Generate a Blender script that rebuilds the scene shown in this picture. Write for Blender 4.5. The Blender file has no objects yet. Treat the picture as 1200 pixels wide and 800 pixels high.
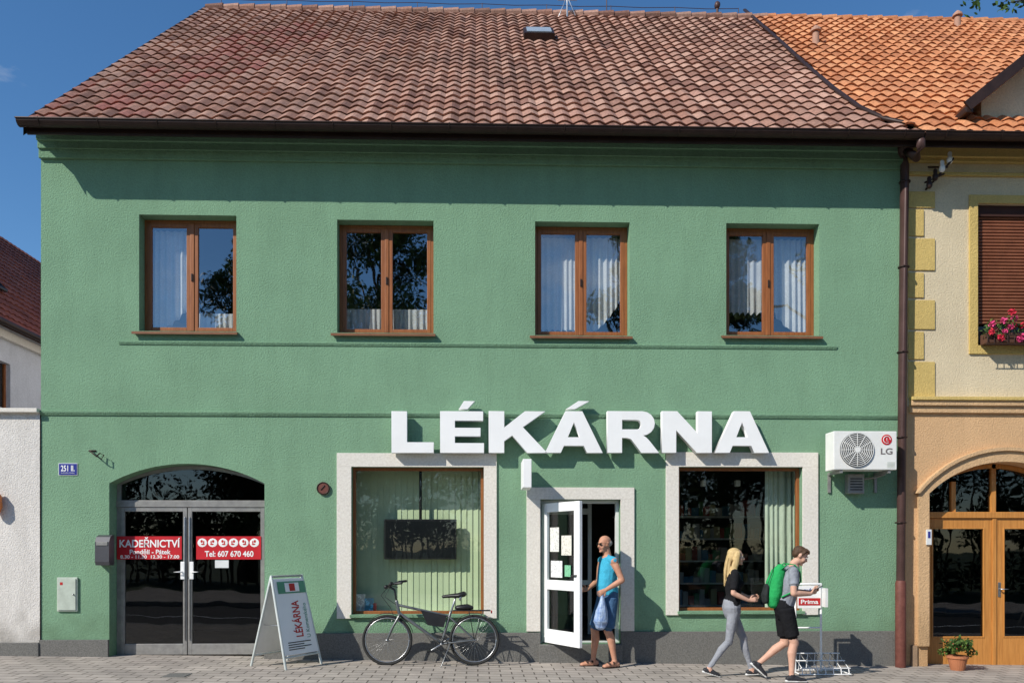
import bpy, bmesh, math, random
import numpy as np
from mathutils import Vector, Matrix, Euler
random.seed(7); rng=np.random.default_rng(7)
sc=bpy.context.scene
sc.view_settings.view_transform='Standard'; sc.view_settings.look='None'; sc.view_settings.exposure=0
# ---------------------------------------------------------------- camera model
D=11.8; H=1.6; F=944.0; TH=math.radians(1.6); V0=642.0; U0=560+F*math.tan(TH)
def W(u,v,y=0.0):
    """facade survey: photo measurement -> metres on the plane y"""
    t=(u-U0)/F
    x=(y+D)*(math.sin(TH)+t*math.cos(TH))/(math.cos(TH)-t*math.sin(TH))
    d=x*math.sin(TH)+(y+D)*math.cos(TH)
    return Vector((x,y,H+(V0-v)*d/F))
def WX(u,y=0.0): return W(u,0,y).x
def WZ(v,u=600,y=0.0): return W(u,v,y).z
def gz(x): return -.05-.0156*max(-40,min(40,x))
cam=bpy.data.objects.new('camera',bpy.data.cameras.new('camera')); sc.collection.objects.link(cam)
cam.location=(0,-D,H); cam.rotation_euler=(math.pi/2,0,-TH)
cam.data.sensor_width=36; cam.data.lens=F/1200*36
cam.data.shift_x=(600-U0)/1200; cam.data.shift_y=(V0-400)/1200; cam.data.clip_end=3000
sc.camera=cam
# ---------------------------------------------------------------- light
sd=Vector((.82,.66,-.80)).normalized()
sun=bpy.data.objects.new('sun',bpy.data.lights.new('sun','SUN')); sc.collection.objects.link(sun)
sun.data.energy=5.0; sun.data.angle=math.radians(.5); sun.data.color=(1,.95,.86)
sun.rotation_euler=sd.to_track_quat('-Z','Y').to_euler(); sun.location=(-20,-20,25)
w=bpy.data.worlds.new('World'); sc.world=w; w.use_nodes=True
nt=w.node_tree; N=nt.nodes; L=nt.links
bg=N['Background']; bg.inputs[1].default_value=.12
sky=N.new('ShaderNodeTexSky'); sky.sky_type='NISHITA'; sky.sun_disc=False
sky.sun_elevation=math.asin(-sd.z); sky.sun_rotation=math.atan2(-sd.x,-sd.y)%(2*math.pi)
sky.air_density=1.0; sky.dust_density=.1; sky.ozone_density=2.5; sky.altitude=500
hsv=N.new('ShaderNodeHueSaturation'); hsv.inputs['Saturation'].default_value=1.22; hsv.inputs['Value'].default_value=1.2
tc=N.new('ShaderNodeTexCoord'); mp=N.new('ShaderNodeMapping'); mp.inputs['Scale'].default_value=(1,1,2.6)
ns=N.new('ShaderNodeTexNoise'); ns.inputs['Scale'].default_value=3.2; ns.inputs['Detail'].default_value=9; ns.inputs['Roughness'].default_value=.58
cr=N.new('ShaderNodeValToRGB'); cr.color_ramp.elements[0].position=.56; cr.color_ramp.elements[1].position=.76
cr.color_ramp.elements[1].color=(.8,.8,.8,1)
mx=N.new('ShaderNodeMixRGB'); mx.inputs[2].default_value=(6.5,6.7,7,1)
L.new(tc.outputs['Generated'],mp.inputs[0]);L.new(mp.outputs[0],ns.inputs[0]);L.new(ns.outputs[0],cr.inputs[0])
L.new(cr.outputs[0],mx.inputs[0]);L.new(sky.outputs[0],hsv.inputs['Color']);L.new(hsv.outputs[0],mx.inputs[1]);L.new(mx.outputs[0],bg.inputs[0])
# ---------------------------------------------------------------- materials
def M(name,c,c2=None,scale=4,rough=.8,bump=0,bs=60,metal=0,detail=6,spec=.3,lo=.35,hi=.65,stretch=None,coat=0,bd=.01):
    m=bpy.data.materials.new(name); m.use_nodes=True; nt=m.node_tree; N=nt.nodes; L=nt.links
    b=N['Principled BSDF']; b.inputs['Roughness'].default_value=rough; b.inputs['Metallic'].default_value=metal
    b.inputs['Specular IOR Level'].default_value=spec; b.inputs['Coat Weight'].default_value=coat
    if c2 is None: c2=tuple(v*.86 for v in c)
    tc=N.new('ShaderNodeTexCoord'); src=tc.outputs['Object']
    if stretch:
        mp=N.new('ShaderNodeMapping'); mp.inputs['Scale'].default_value=stretch; L.new(src,mp.inputs[0]); src=mp.outputs[0]
    n=N.new('ShaderNodeTexNoise'); n.inputs['Scale'].default_value=scale; n.inputs['Detail'].default_value=detail; n.inputs['Roughness'].default_value=.6
    r=N.new('ShaderNodeValToRGB'); r.color_ramp.elements[0].color=(*c2,1); r.color_ramp.elements[1].color=(*c,1)
    r.color_ramp.elements[0].position=lo; r.color_ramp.elements[1].position=hi
    L.new(src,n.inputs[0]); L.new(n.outputs[0],r.inputs[0]); L.new(r.outputs[0],b.inputs['Base Color'])
    if bump:
        n2=N.new('ShaderNodeTexNoise'); n2.inputs['Scale'].default_value=bs; n2.inputs['Detail'].default_value=4
        bp=N.new('ShaderNodeBump'); bp.inputs['Strength'].default_value=bump; bp.inputs['Distance'].default_value=bd
        L.new(src,n2.inputs[0]); L.new(n2.outputs[0],bp.inputs['Height']); L.new(bp.outputs[0],b.inputs['Normal'])
    m['ramp']=r.name
    return m
def stucco(name,c,dirt=.8,streak=.9):
    """plaster: coarse grain, cloudy fading, faint rain streaks, dirt near the ground"""
    m=M(name,c,tuple(v*.88 for v in c),scale=.9,rough=.92,bump=.9,bs=48,spec=.12,bd=.012)
    nt=m.node_tree; N=nt.nodes; L=nt.links; b=N['Principled BSDF']; r=N[m['ramp']]
    tc=N.new('ShaderNodeTexCoord'); mp=N.new('ShaderNodeMapping'); mp.inputs['Scale'].default_value=(4,4,.8)
    n=N.new('ShaderNodeTexNoise'); n.inputs['Scale'].default_value=1.1; n.inputs['Detail'].default_value=8; n.inputs['Roughness'].default_value=.65
    r2=N.new('ShaderNodeValToRGB'); r2.color_ramp.elements[0].position=.30; r2.color_ramp.elements[1].position=.55
    r2.color_ramp.elements[0].color=(streak,)*3+(1,); r2.color_ramp.elements[1].color=(1,1,1,1)
    L.new(tc.outputs['Object'],mp.inputs[0]);L.new(mp.outputs[0],n.inputs[0]);L.new(n.outputs[0],r2.inputs[0])
    sp=N.new('ShaderNodeSeparateXYZ'); L.new(tc.outputs['Object'],sp.inputs[0])
    n3=N.new('ShaderNodeTexNoise'); n3.inputs['Scale'].default_value=3; n3.inputs['Detail'].default_value=6; L.new(tc.outputs['Object'],n3.inputs[0])
    ma=N.new('ShaderNodeMath'); ma.operation='MULTIPLY_ADD'; ma.inputs[1].default_value=1.4; L.new(n3.outputs[0],ma.inputs[0]); 
    mz=N.new('ShaderNodeMath'); mz.operation='MULTIPLY'; mz.inputs[1].default_value=-1; L.new(sp.outputs['Z'],mz.inputs[0]); L.new(mz.outputs[0],ma.inputs[2])
    r3=N.new('ShaderNodeValToRGB'); r3.color_ramp.elements[0].position=0; r3.color_ramp.elements[1].position=.55
    r3.color_ramp.elements[0].color=(1,1,1,1); r3.color_ramp.elements[1].color=(dirt,dirt*.98,dirt*.95,1); L.new(ma.outputs[0],r3.inputs[0])
    n4=N.new('ShaderNodeTexNoise'); n4.inputs['Scale'].default_value=32; n4.inputs['Detail'].default_value=4; L.new(tc.outputs['Object'],n4.inputs[0])
    r4=N.new('ShaderNodeValToRGB'); r4.color_ramp.elements[0].position=.3; r4.color_ramp.elements[1].position=.7
    r4.color_ramp.elements[0].color=(.85,.85,.85,1); r4.color_ramp.elements[1].color=(1.0,1.0,1.0,1); L.new(n4.outputs[0],r4.inputs[0])
    last=r.outputs[0]
    for q in (r2,r3,r4):
        k=N.new('ShaderNodeMixRGB'); k.blend_type='MULTIPLY'; k.inputs[0].default_value=1
        L.new(last,k.inputs[1]); L.new(q.outputs[0],k.inputs[2]); last=k.outputs[0]
    L.new(last,b.inputs['Base Color'])
    return m
def glass(name,base=.10,tint=(.75,.8,.8)):
    """single-pane glass: clear transmission plus two-sided Schlick reflection"""
    m=bpy.data.materials.new(name); m.use_nodes=True; nt=m.node_tree; N=nt.nodes; L=nt.links
    N.remove(N['Principled BSDF']); o=N['Material Output']
    t=N.new('ShaderNodeBsdfTransparent'); t.inputs[0].default_value=(*tint,1)
    g=N.new('ShaderNodeBsdfGlossy'); g.inputs['Roughness'].default_value=.012; g.inputs[0].default_value=(.95,.97,1,1)
    ge=N.new('ShaderNodeNewGeometry'); dt=N.new('ShaderNodeVectorMath'); dt.operation='DOT_PRODUCT'
    L.new(ge.outputs['Incoming'],dt.inputs[0]); L.new(ge.outputs['Normal'],dt.inputs[1])
    def mth(op,a,b=None):
        k=N.new('ShaderNodeMath'); k.operation=op; k.use_clamp=False
        if isinstance(a,(int,float)): k.inputs[0].default_value=a
        else: L.new(a,k.inputs[0])
        if b is not None:
            if isinstance(b,(int,float)): k.inputs[1].default_value=b
            else: L.new(b,k.inputs[1])
        return k.outputs[0]
    ab=mth('ABSOLUTE',dt.outputs['Value']); om=mth('SUBTRACT',1.0,ab); p5=mth('POWER',om,5.0); sc5=mth('MULTIPLY',p5,.85); f=mth('ADD',sc5,base); f=mth('MINIMUM',f,1.0)
    tc=N.new('ShaderNodeTexCoord'); n=N.new('ShaderNodeTexNoise'); n.inputs['Scale'].default_value=1.3
    bp=N.new('ShaderNodeBump'); bp.inputs['Strength'].default_value=.06; bp.inputs['Distance'].default_value=.05
    L.new(tc.outputs['Object'],n.inputs[0]);L.new(n.outputs[0],bp.inputs['Height']);L.new(bp.outputs[0],g.inputs['Normal'])
    mx=N.new('ShaderNodeMixShader'); L.new(f,mx.inputs[0])
    L.new(t.outputs[0],mx.inputs[1]); L.new(g.outputs[0],mx.inputs[2]); L.new(mx.outputs[0],o.inputs[0])
    return m
def tilemat(name,cols,stain,stainamt=.5,scale=.35):
    m=bpy.data.materials.new(name); m.use_nodes=True; nt=m.node_tree; N=nt.nodes; L=nt.links; b=N['Principled BSDF']
    b.inputs['Roughness'].default_value=.75; b.inputs['Specular IOR Level'].default_value=.25
    at=N.new('ShaderNodeAttribute'); at.attribute_name='tile'
    r=N.new('ShaderNodeValToRGB'); els=r.color_ramp.elements
    while len(els)<len(cols): els.new(.5)
    for i,c in enumerate(cols): els[i].position=i/(len(cols)-1); els[i].color=(*c,1)
    L.new(at.outputs['Fac'],r.inputs[0])
    tc=N.new('ShaderNodeTexCoord'); n=N.new('ShaderNodeTexNoise'); n.inputs['Scale'].default_value=scale; n.inputs['Detail'].default_value=8; n.inputs['Roughness'].default_value=.65
    L.new(tc.outputs['Object'],n.inputs[0])
    r2=N.new('ShaderNodeValToRGB'); r2.color_ramp.elements[0].position=.45; r2.color_ramp.elements[1].position=.68
    r2.color_ramp.elements[0].color=(0,0,0,1); r2.color_ramp.elements[1].color=(stainamt,)*3+(1,); L.new(n.outputs[0],r2.inputs[0])
    k=N.new('ShaderNodeMixRGB'); k.inputs[2].default_value=(*stain,1); L.new(r2.outputs[0],k.inputs[0]); L.new(r.outputs[0],k.inputs[1])
    n3=N.new('ShaderNodeTexNoise'); n3.inputs['Scale'].default_value=22; n3.inputs['Detail'].default_value=5; L.new(tc.outputs['Object'],n3.inputs[0])
    r3=N.new('ShaderNodeValToRGB'); r3.color_ramp.elements[0].position=.3; r3.color_ramp.elements[1].position=.7; r3.color_ramp.elements[0].color=(.66,.66,.66,1); r3.color_ramp.elements[1].color=(1.1,1.1,1.1,1)
    L.new(n3.outputs[0],r3.inputs[0])
    k2=N.new('ShaderNodeMixRGB'); k2.blend_type='MULTIPLY'; k2.inputs[0].default_value=1; L.new(k.outputs[0],k2.inputs[1]); L.new(r3.outputs[0],k2.inputs[2])
    L.new(k2.outputs[0],b.inputs['Base Color']); return m
def lace(name,c=(.8,.8,.78),dens=.75):
    m=M(name,c,rough=.9); nt=m.node_tree;N=nt.nodes;L=nt.links;b=N['Principled BSDF'];o=N['Material Output']
    t=N.new('ShaderNodeBsdfTransparent'); mx=N.new('ShaderNodeMixShader')
    tc=N.new('ShaderNodeTexCoord'); v=N.new('ShaderNodeTexVoronoi'); v.inputs['Scale'].default_value=55
    r=N.new('ShaderNodeValToRGB'); r.color_ramp.elements[0].position=.15; r.color_ramp.elements[1].position=.5
    r.color_ramp.elements[0].color=(dens,)*3+(1,); r.color_ramp.elements[1].color=(dens*.8,)*3+(1,)
    L.new(tc.outputs['Object'],v.inputs['Vector']);L.new(v.outputs['Distance'],r.inputs[0]);L.new(r.outputs[0],mx.inputs[0])
    L.new(t.outputs[0],mx.inputs[1]);L.new(b.outputs[0],mx.inputs[2]);L.new(mx.outputs[0],o.inputs[0]); return m
def leafmat(name,a,b_):
    m=M(name,a,b_,scale=.8,rough=.6,lo=.3,hi=.7,spec=.3); return m
green=stucco('green_plaster',(.225,.385,.245),dirt=.80,streak=.92)
green_d=stucco('green_trim_plaster',(.21,.365,.23),dirt=.85)
white_st=M('white_stone_surround',(.78,.74,.67),(.66,.62,.55),scale=30,rough=.85,bump=.5,bs=90)
plinth_m=M('grey_stone_plinth',(.20,.195,.18),(.10,.097,.09),scale=55,rough=.85,bump=.4,bs=80,lo=.3,hi=.7)
white_p=M('white_paint',(.88,.88,.87),(.84,.84,.83),scale=3,rough=.45)
white_d=M('white_frame_paint',(.74,.75,.74),(.67,.68,.67),scale=5,rough=.4)
wood=M('brown_window_wood',(.34,.12,.038),(.24,.08,.025),scale=3,rough=.42,stretch=(14,14,1.2),spec=.4)
wood_h=M('brown_sill_metal',(.24,.11,.055),(.18,.08,.04),scale=8,rough=.45)
owood=M('orange_door_wood',(.58,.26,.065),(.44,.18,.04),scale=3,rough=.45,stretch=(16,16,1),spec=.4)
gutter_m=M('dark_brown_gutter',(.045,.025,.02),(.03,.017,.014),scale=5,rough=.45,metal=.2)
pipe_m=M('brown_pipe_metal',(.085,.045,.04),(.06,.032,.028),scale=4,rough=.45,metal=.1)
pipe_r=M('rusty_red_pipe',(.17,.06,.045),(.12,.04,.03),scale=12,rough=.6)
alu=M('grey_aluminium',(.34,.33,.31),(.26,.25,.24),scale=9,rough=.4,metal=.35)
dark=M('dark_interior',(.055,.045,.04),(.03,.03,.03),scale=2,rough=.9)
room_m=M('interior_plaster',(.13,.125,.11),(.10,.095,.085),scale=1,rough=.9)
room_f=M('interior_floor',(.12,.10,.08),(.09,.07,.06),scale=3,rough=.6)
black=M('black_plastic',(.018,.018,.02),(.012,.012,.013),scale=9,rough=.4,spec=.4)
rubber=M('black_rubber',(.022,.022,.022),(.03,.03,.028),scale=30,rough=.8)
steel=M('steel',(.45,.46,.47),(.35,.35,.36),scale=20,rough=.3,metal=.9)
bikem=M('bike_grey_paint',(.20,.21,.21),(.15,.155,.16),scale=20,rough=.3,metal=.6)
red=M('red_vinyl',(.58,.025,.035),(.50,.02,.028),scale=4,rough=.4)
redt=M('red_print',(.55,.03,.03),(.45,.02,.02),rough=.5)
blue=M('blue_enamel',(.035,.045,.28),(.03,.04,.23),rough=.3)
grn=M('green_frame_paint',(.10,.32,.20),(.08,.26,.16),rough=.45)
boxg=M('cabinet_grey',(.50,.56,.48),(.42,.47,.40),scale=12,rough=.55)
screen=M('black_screen',(.010,.011,.013),(.008,.009,.011),rough=.35,spec=.3)
blind=M('pale_green_blind',(.60,.68,.46),(.54,.62,.41),scale=2,rough=.85)
curt=lace('lace_curtain',(.9,.9,.88),.97)
glass_up=glass('window_glass',.24,(.86,.89,.89))
glass_sh=glass('shop_glass',.055,(.88,.92,.88))
glass_dk=glass('door_glass',.06,(.40,.42,.42))
cream=stucco('cream_plaster',(.76,.64,.44),dirt=.85,streak=.94)
yellow=stucco('yellow_plaster',(.68,.50,.18),dirt=.9,streak=.94)
peach=stucco('peach_plaster',(.72,.46,.25),dirt=.8,streak=.93)
peach2=stucco('peach_trim_plaster',(.68,.45,.25),dirt=.8)
bluew=stucco('pale_blue_plaster',(.72,.74,.80),dirt=.9)
whitew=stucco('whitewashed_plaster',(.78,.74,.69),dirt=.60,streak=.86)
tile_a=tilemat('brown_roof_tiles',[(.20,.10,.075),(.36,.185,.13),(.43,.24,.18),(.50,.30,.225),(.28,.145,.105)],(.23,.145,.11),.55,.5)
tile_r=tilemat('red_stained_tiles',[(.26,.095,.075),(.36,.14,.11),(.40,.20,.15)],(.22,.11,.085),.5,.8)
tile_b=tilemat('orange_roof_tiles',[(.40,.15,.065),(.58,.23,.10),(.66,.30,.14),(.50,.19,.08)],(.33,.14,.08),.5,.5)
tile_c=tilemat('dark_red_roof_tiles',[(.22,.07,.05),(.30,.09,.06),(.34,.12,.085)],(.15,.07,.05),.4,.5)
# ---------------------------------------------------------------- mesh helpers
def empty(name,loc=(0,0,0)):
    o=bpy.data.objects.new(name,None); sc.collection.objects.link(o); o.location=loc; o.empty_display_size=.2; return o
def link(o,parent):
    sc.collection.objects.link(o)
    if parent is not None:
        o.parent=parent; o.matrix_parent_inverse=Matrix.Translation(-Vector(parent.location))
    return o
def mesh(name,vs,fs,m,parent=None,smooth=False,mats=None,idx=None):
    me=bpy.data.meshes.new(name); me.from_pydata([tuple(v) for v in vs],[],fs); me.update()
    for k in (mats or [m]): me.materials.append(k)
    if idx is not None: me.polygons.foreach_set('material_index',idx)
    if smooth: me.polygons.foreach_set('use_smooth',[True]*len(me.polygons))
    o=bpy.data.objects.new(name,me); return link(o,parent)
def box(name,x0,x1,y0,y1,z0,z1,m,parent=None,bevel=0):
    bm=bmesh.new(); bmesh.ops.create_cube(bm,size=1)
    for v in bm.verts: v.co=Vector((x0+(v.co.x+.5)*(x1-x0),y0+(v.co.y+.5)*(y1-y0),z0+(v.co.z+.5)*(z1-z0)))
    if bevel: bmesh.ops.bevel(bm,geom=bm.edges[:],offset=bevel,segments=2,affect='EDGES',profile=.6)
    bmesh.ops.recalc_face_normals(bm,faces=bm.faces)
    me=bpy.data.meshes.new(name); bm.to_mesh(me); bm.free(); me.materials.append(m)
    return link(bpy.data.objects.new(name,me),parent)
def pane(name,x0,x1,y,z0,z1,m,parent):
    return mesh(name,[(x0,y,z0),(x1,y,z0),(x1,y,z1),(x0,y,z1)],[[0,1,2,3]],m,parent)
def obox(name,c,sx,sy,sz,m,parent,rot,bevel=0):
    bm=bmesh.new(); bmesh.ops.create_cube(bm,size=1)
    for v in bm.verts: v.co=Vector((v.co.x*sx,v.co.y*sy,v.co.z*sz))
    if bevel: bmesh.ops.bevel(bm,geom=bm.edges[:],offset=bevel,segments=2,affect='EDGES')
    R=rot if isinstance(rot,Matrix) else Euler(rot).to_matrix()
    for v in bm.verts: v.co=R@v.co+Vector(c)
    me=bpy.data.meshes.new(name); bm.to_mesh(me); bm.free(); me.materials.append(m)
    return link(bpy.data.objects.new(name,me),parent)
def prism(name,pts,y0,y1,m,parent=None):
    n=len(pts); vs=[(x,y0,z) for x,z in pts]+[(x,y1,z) for x,z in pts]
    fs=[list(range(n)),list(range(2*n-1,n-1,-1))]+[[i,(i+1)%n,(i+1)%n+n,i+n] for i in range(n)]
    return mesh(name,vs,fs,m,parent)
def tube(pts,radii,n=10,side=None,flat=False):
    P=[Vector(p) for p in pts]; R=[(r,r) if not isinstance(r,(tuple,list)) else r for r in radii]
    T=[]
    for i in range(len(P)):
        a=P[max(0,i-1)]; b=P[min(len(P)-1,i+1)]; t=(b-a)
        T.append(t.normalized() if t.length>1e-9 else Vector((0,0,1)))
    s0=Vector(side) if side is not None else (Vector((0,1,0)) if abs(T[0].y)<.8 else Vector((1,0,0)))
    rings=[]
    def ring(p,t,a,b):
        s=(s0-t*s0.dot(t)); 
        if s.length<1e-4: s=Vector((1,0,0))-t*t.x
        s.normalize(); f=t.cross(s)
        rings.append([p+s*a*math.cos(2*math.pi*k/n)+f*b*math.sin(2*math.pi*k/n) for k in range(n)])
    if not flat:
        a,b=R[0]; h=min(a,b)
        ring(P[0]-T[0]*h*.9,T[0],a*.42,b*.42); ring(P[0]-T[0]*h*.55,T[0],a*.82,b*.82)
    for p,t,(a,b) in zip(P,T,R): ring(p,t,a,b)
    if not flat:
        a,b=R[-1]; h=min(a,b)
        ring(P[-1]+T[-1]*h*.55,T[-1],a*.82,b*.82); ring(P[-1]+T[-1]*h*.9,T[-1],a*.42,b*.42)
    vs=[v for r in rings for v in r]; fs=[]
    for i in range(len(rings)-1):
        for k in range(n): fs.append([i*n+k,i*n+(k+1)%n,(i+1)*n+(k+1)%n,(i+1)*n+k])
    fs.append(list(range(n))[::-1]); m0=(len(rings)-1)*n; fs.append([m0+k for k in range(n)])
    return vs,fs
def ell(c,r,R=None,nu=14,nv=10):
    vs=[];fs=[]; c=Vector(c)
    for j in range(nv+1):
        ph=math.pi*(j+.0)/nv
        for i in range(nu):
            th=2*math.pi*i/nu; s=max(math.sin(ph),.02)
            v=Vector((r[0]*s*math.cos(th),r[1]*s*math.sin(th),r[2]*math.cos(ph)))
            if R is not None: v=R@v
            vs.append(c+v)
    for j in range(nv):
        for i in range(nu): fs.append([j*nu+i,j*nu+(i+1)%nu,(j+1)*nu+(i+1)%nu,(j+1)*nu+i])
    fs.append(list(range(nu))[::-1]); fs.append([nv*nu+i for i in range(nu)])
    return vs,fs
def merge(parts):
    vs=[];fs=[]
    for v,f in parts:
        o=len(vs); vs+=v; fs+=[[a+o for a in q] for q in f]
    return vs,fs
def rods(name,segs,m,parent,n=8):
    vs,fs=merge([tube(p,[r]*len(p),n) for p,r in segs]); return mesh(name,vs,fs,m,parent,True)
def circ(c,r,ax='y',n=32):
    out=[]
    for k in range(n+1):
        a=2*math.pi*k/n
        if ax=='y': out.append(Vector((c[0]+r*math.cos(a),c[1],c[2]+r*math.sin(a))))
        else: out.append(Vector((c[0]+r*math.cos(a),c[1]+r*math.sin(a),c[2])))
    return out
def text(name,s,x0,x1,z0,z1,y,m,parent,R=None,origin=None,bold=.0):
    cu=bpy.data.curves.new(name,'FONT'); cu.body=s; cu.extrude=.0008; cu.offset=bold; cu.materials.append(m)
    o=bpy.data.objects.new(name,cu); sc.collection.objects.link(o); bpy.context.view_layer.update()
    bb=[Vector(b) for b in o.bound_box]; mnx=min(b.x for b in bb);mxx=max(b.x for b in bb);mny=min(b.y for b in bb);mxy=max(b.y for b in bb)
    sx=(x1-x0)/max(mxx-mnx,1e-4); sy=(z1-z0)/max(mxy-mny,1e-4)
    dg=bpy.context.evaluated_depsgraph_get(); me=bpy.data.meshes.new_from_object(o.evaluated_get(dg))
    for v in me.vertices:
        p=Vector((x0+(v.co.x-mnx)*sx, y-v.co.z, z0+(v.co.y-mny)*sy))
        if R is not None: p=R@p+origin
        v.co=p
    bpy.data.objects.remove(o); me.materials.clear(); me.materials.append(m)
    return link(bpy.data.objects.new(name,me),parent)
def wall(name,x0,x1,z0,z1,y,holes,depth,m,parent):
    xs=sorted({x0,x1,*[h[0] for h in holes],*[h[1] for h in holes]}); zs=sorted({z0,z1,*[h[2] for h in holes],*[h[3] for h in holes]})
    vs=[];fs=[]
    def q(*p):
        b=len(vs); vs.extend(p); fs.append([b,b+1,b+2,b+3])
    for i in range(len(xs)-1):
        for j in range(len(zs)-1):
            cx=(xs[i]+xs[i+1])/2; cz=(zs[j]+zs[j+1])/2
            if any(h[0]<cx<h[1] and h[2]<cz<h[3] for h in holes): continue
            q((xs[i],y,zs[j]),(xs[i+1],y,zs[j]),(xs[i+1],y,zs[j+1]),(xs[i],y,zs[j+1]))
    for h in holes:
        a,b,c,d=h[:4]
        q((a,y,c),(a,y,d),(a,y+depth,d),(a,y+depth,c)); q((b,y,c),(b,y+depth,c),(b,y+depth,d),(b,y,d))
        q((a,y,d),(b,y,d),(b,y+depth,d),(a,y+depth,d)); q((a,y,c),(a,y+depth,c),(b,y+depth,c),(b,y,c))
    return mesh(name,vs,fs,m,parent)
def arcpts(xa,xb,zs,zc,n=20):
    hw=(xb-xa)/2; s=zc-zs; r=(hw*hw+s*s)/(2*s); xm=(xa+xb)/2; c=zc-r
    out=[]
    a0=math.asin(hw/r)
    for i in range(n+1):
        a=-a0+2*a0*i/n; out.append((xm+r*math.sin(a),c+r*math.cos(a)))
    return out
def archfill(name,xa,xb,zs,zc,ztop,y,depth,m,parent):
    A=arcpts(xa,xb,zs,zc); vs=[];fs=[]
    for (x,z),(x2,z2) in zip(A[:-1],A[1:]):
        b=len(vs); vs+= [(x,y,z),(x2,y,z2),(x2,y,ztop),(x,y,ztop),(x,y+depth,z),(x2,y+depth,z2)]
        if ztop-min(z,z2)>1e-4: fs.append([b,b+1,b+2,b+3])
        fs.append([b,b+4,b+5,b+1])
    return mesh(name,vs,fs,m,parent)
def archband(name,xa,xb,zs,zc,wd,y0,y1,m,parent,zbase=None):
    A=arcpts(xa,xb,zs,zc); B=arcpts(xa-wd,xb+wd,zs,zc+wd)
    if zbase is not None: A=[(xa,zbase)]+A+[(xb,zbase)]; B=[(xa-wd,zbase)]+B+[(xb+wd,zbase)]
    return prism(name,A+B[::-1],y0,y1,m,parent)
# ---------------------------------------------------------------- ground
def sheet(name,x0,x1,y0,y1,off,m,nx=40):
    vs=[];fs=[]
    for i in range(nx+1):
        x=x0+(x1-x0)*i/nx
        for y in (y0,y1): vs.append((x,y,gz(x)+off))
    for i in range(nx): fs.append([2*i,2*i+2,2*i+3,2*i+1])
    return mesh(name,vs,fs,m)
grass=M('ground_earth_grass',(.06,.08,.03),(.035,.05,.02),scale=.6,rough=.95)
sheet('ground',-640,640,-600,600,-.16,grass,nx=64)
asph=M('asphalt',(.055,.055,.055),(.04,.04,.042),scale=40,rough=.9,bump=.3,bs=120)
pave=bpy.data.materials.new('paving_blocks'); pave.use_nodes=True
nt=pave.node_tree;N=nt.nodes;L=nt.links;b=N['Principled BSDF'];b.inputs['Roughness'].default_value=.85; b.inputs['Specular IOR Level'].default_value=.2
tc=N.new('ShaderNodeTexCoord'); br=N.new('ShaderNodeTexBrick'); br.inputs['Scale'].default_value=1; br.inputs['Brick Width'].default_value=.30; br.inputs['Row Height'].default_value=.20
br.inputs['Mortar Size'].default_value=.009; br.inputs['Color1'].default_value=(.44,.395,.355,1); br.inputs['Color2'].default_value=(.35,.315,.285,1); br.inputs['Mortar'].default_value=(.12,.105,.09,1)
n=N.new('ShaderNodeTexNoise'); n.inputs['Scale'].default_value=1.3; n.inputs['Detail'].default_value=9; n.inputs['Roughness'].default_value=.7
r=N.new('ShaderNodeValToRGB'); r.color_ramp.elements[0].position=.3; r.color_ramp.elements[1].position=.65; r.color_ramp.elements[0].color=(.72,.71,.70,1); r.color_ramp.elements[1].color=(1.1,1.08,1.05,1)
k=N.new('ShaderNodeMixRGB'); k.blend_type='MULTIPLY'; k.inputs[0].default_value=1
bp=N.new('ShaderNodeBump'); bp.inputs['Strength'].default_value=.5; bp.inputs['Distance'].default_value=.006; bp.invert=True
L.new(tc.outputs['Object'],br.inputs['Vector']);L.new(tc.outputs['Object'],n.inputs[0]);L.new(n.outputs[0],r.inputs[0]);L.new(br.outputs[0],k.inputs[1]);L.new(r.outputs[0],k.inputs[2]);L.new(k.outputs[0],b.inputs['Base Color'])
L.new(br.outputs['Fac'],bp.inputs['Height']);L.new(bp.outputs[0],b.inputs['Normal'])
sheet('pavement',-60,60,-4.4,.6,0,pave)
kerbm=M('granite_kerb',(.30,.29,.28),(.2,.2,.19),scale=60,rough=.8)
def kerb(y0,y1):
    vs=[];fs=[]
    for i in range(41):
        x=-60+3*i; g=gz(x); vs+=[(x,y0,g+.002),(x,y1,g+.002),(x,y1,g-.13)]
    for i in range(40):
        a=3*i; fs+=[[a,a+1,a+4,a+3],[a+1,a+2,a+5,a+4]]
    mesh('kerb',vs,fs,kerbm)
kerb(-4.4,-4.55)
sheet('road',-60,60,-10.6,-4.55,-.13,asph)
sheet('road_marking',-60,60,-7.65,-7.53,-.126,white_p)
kerb(-10.75,-10.6)
sheet('pavement',-60,60,-16,-10.75,0,pave)
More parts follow.
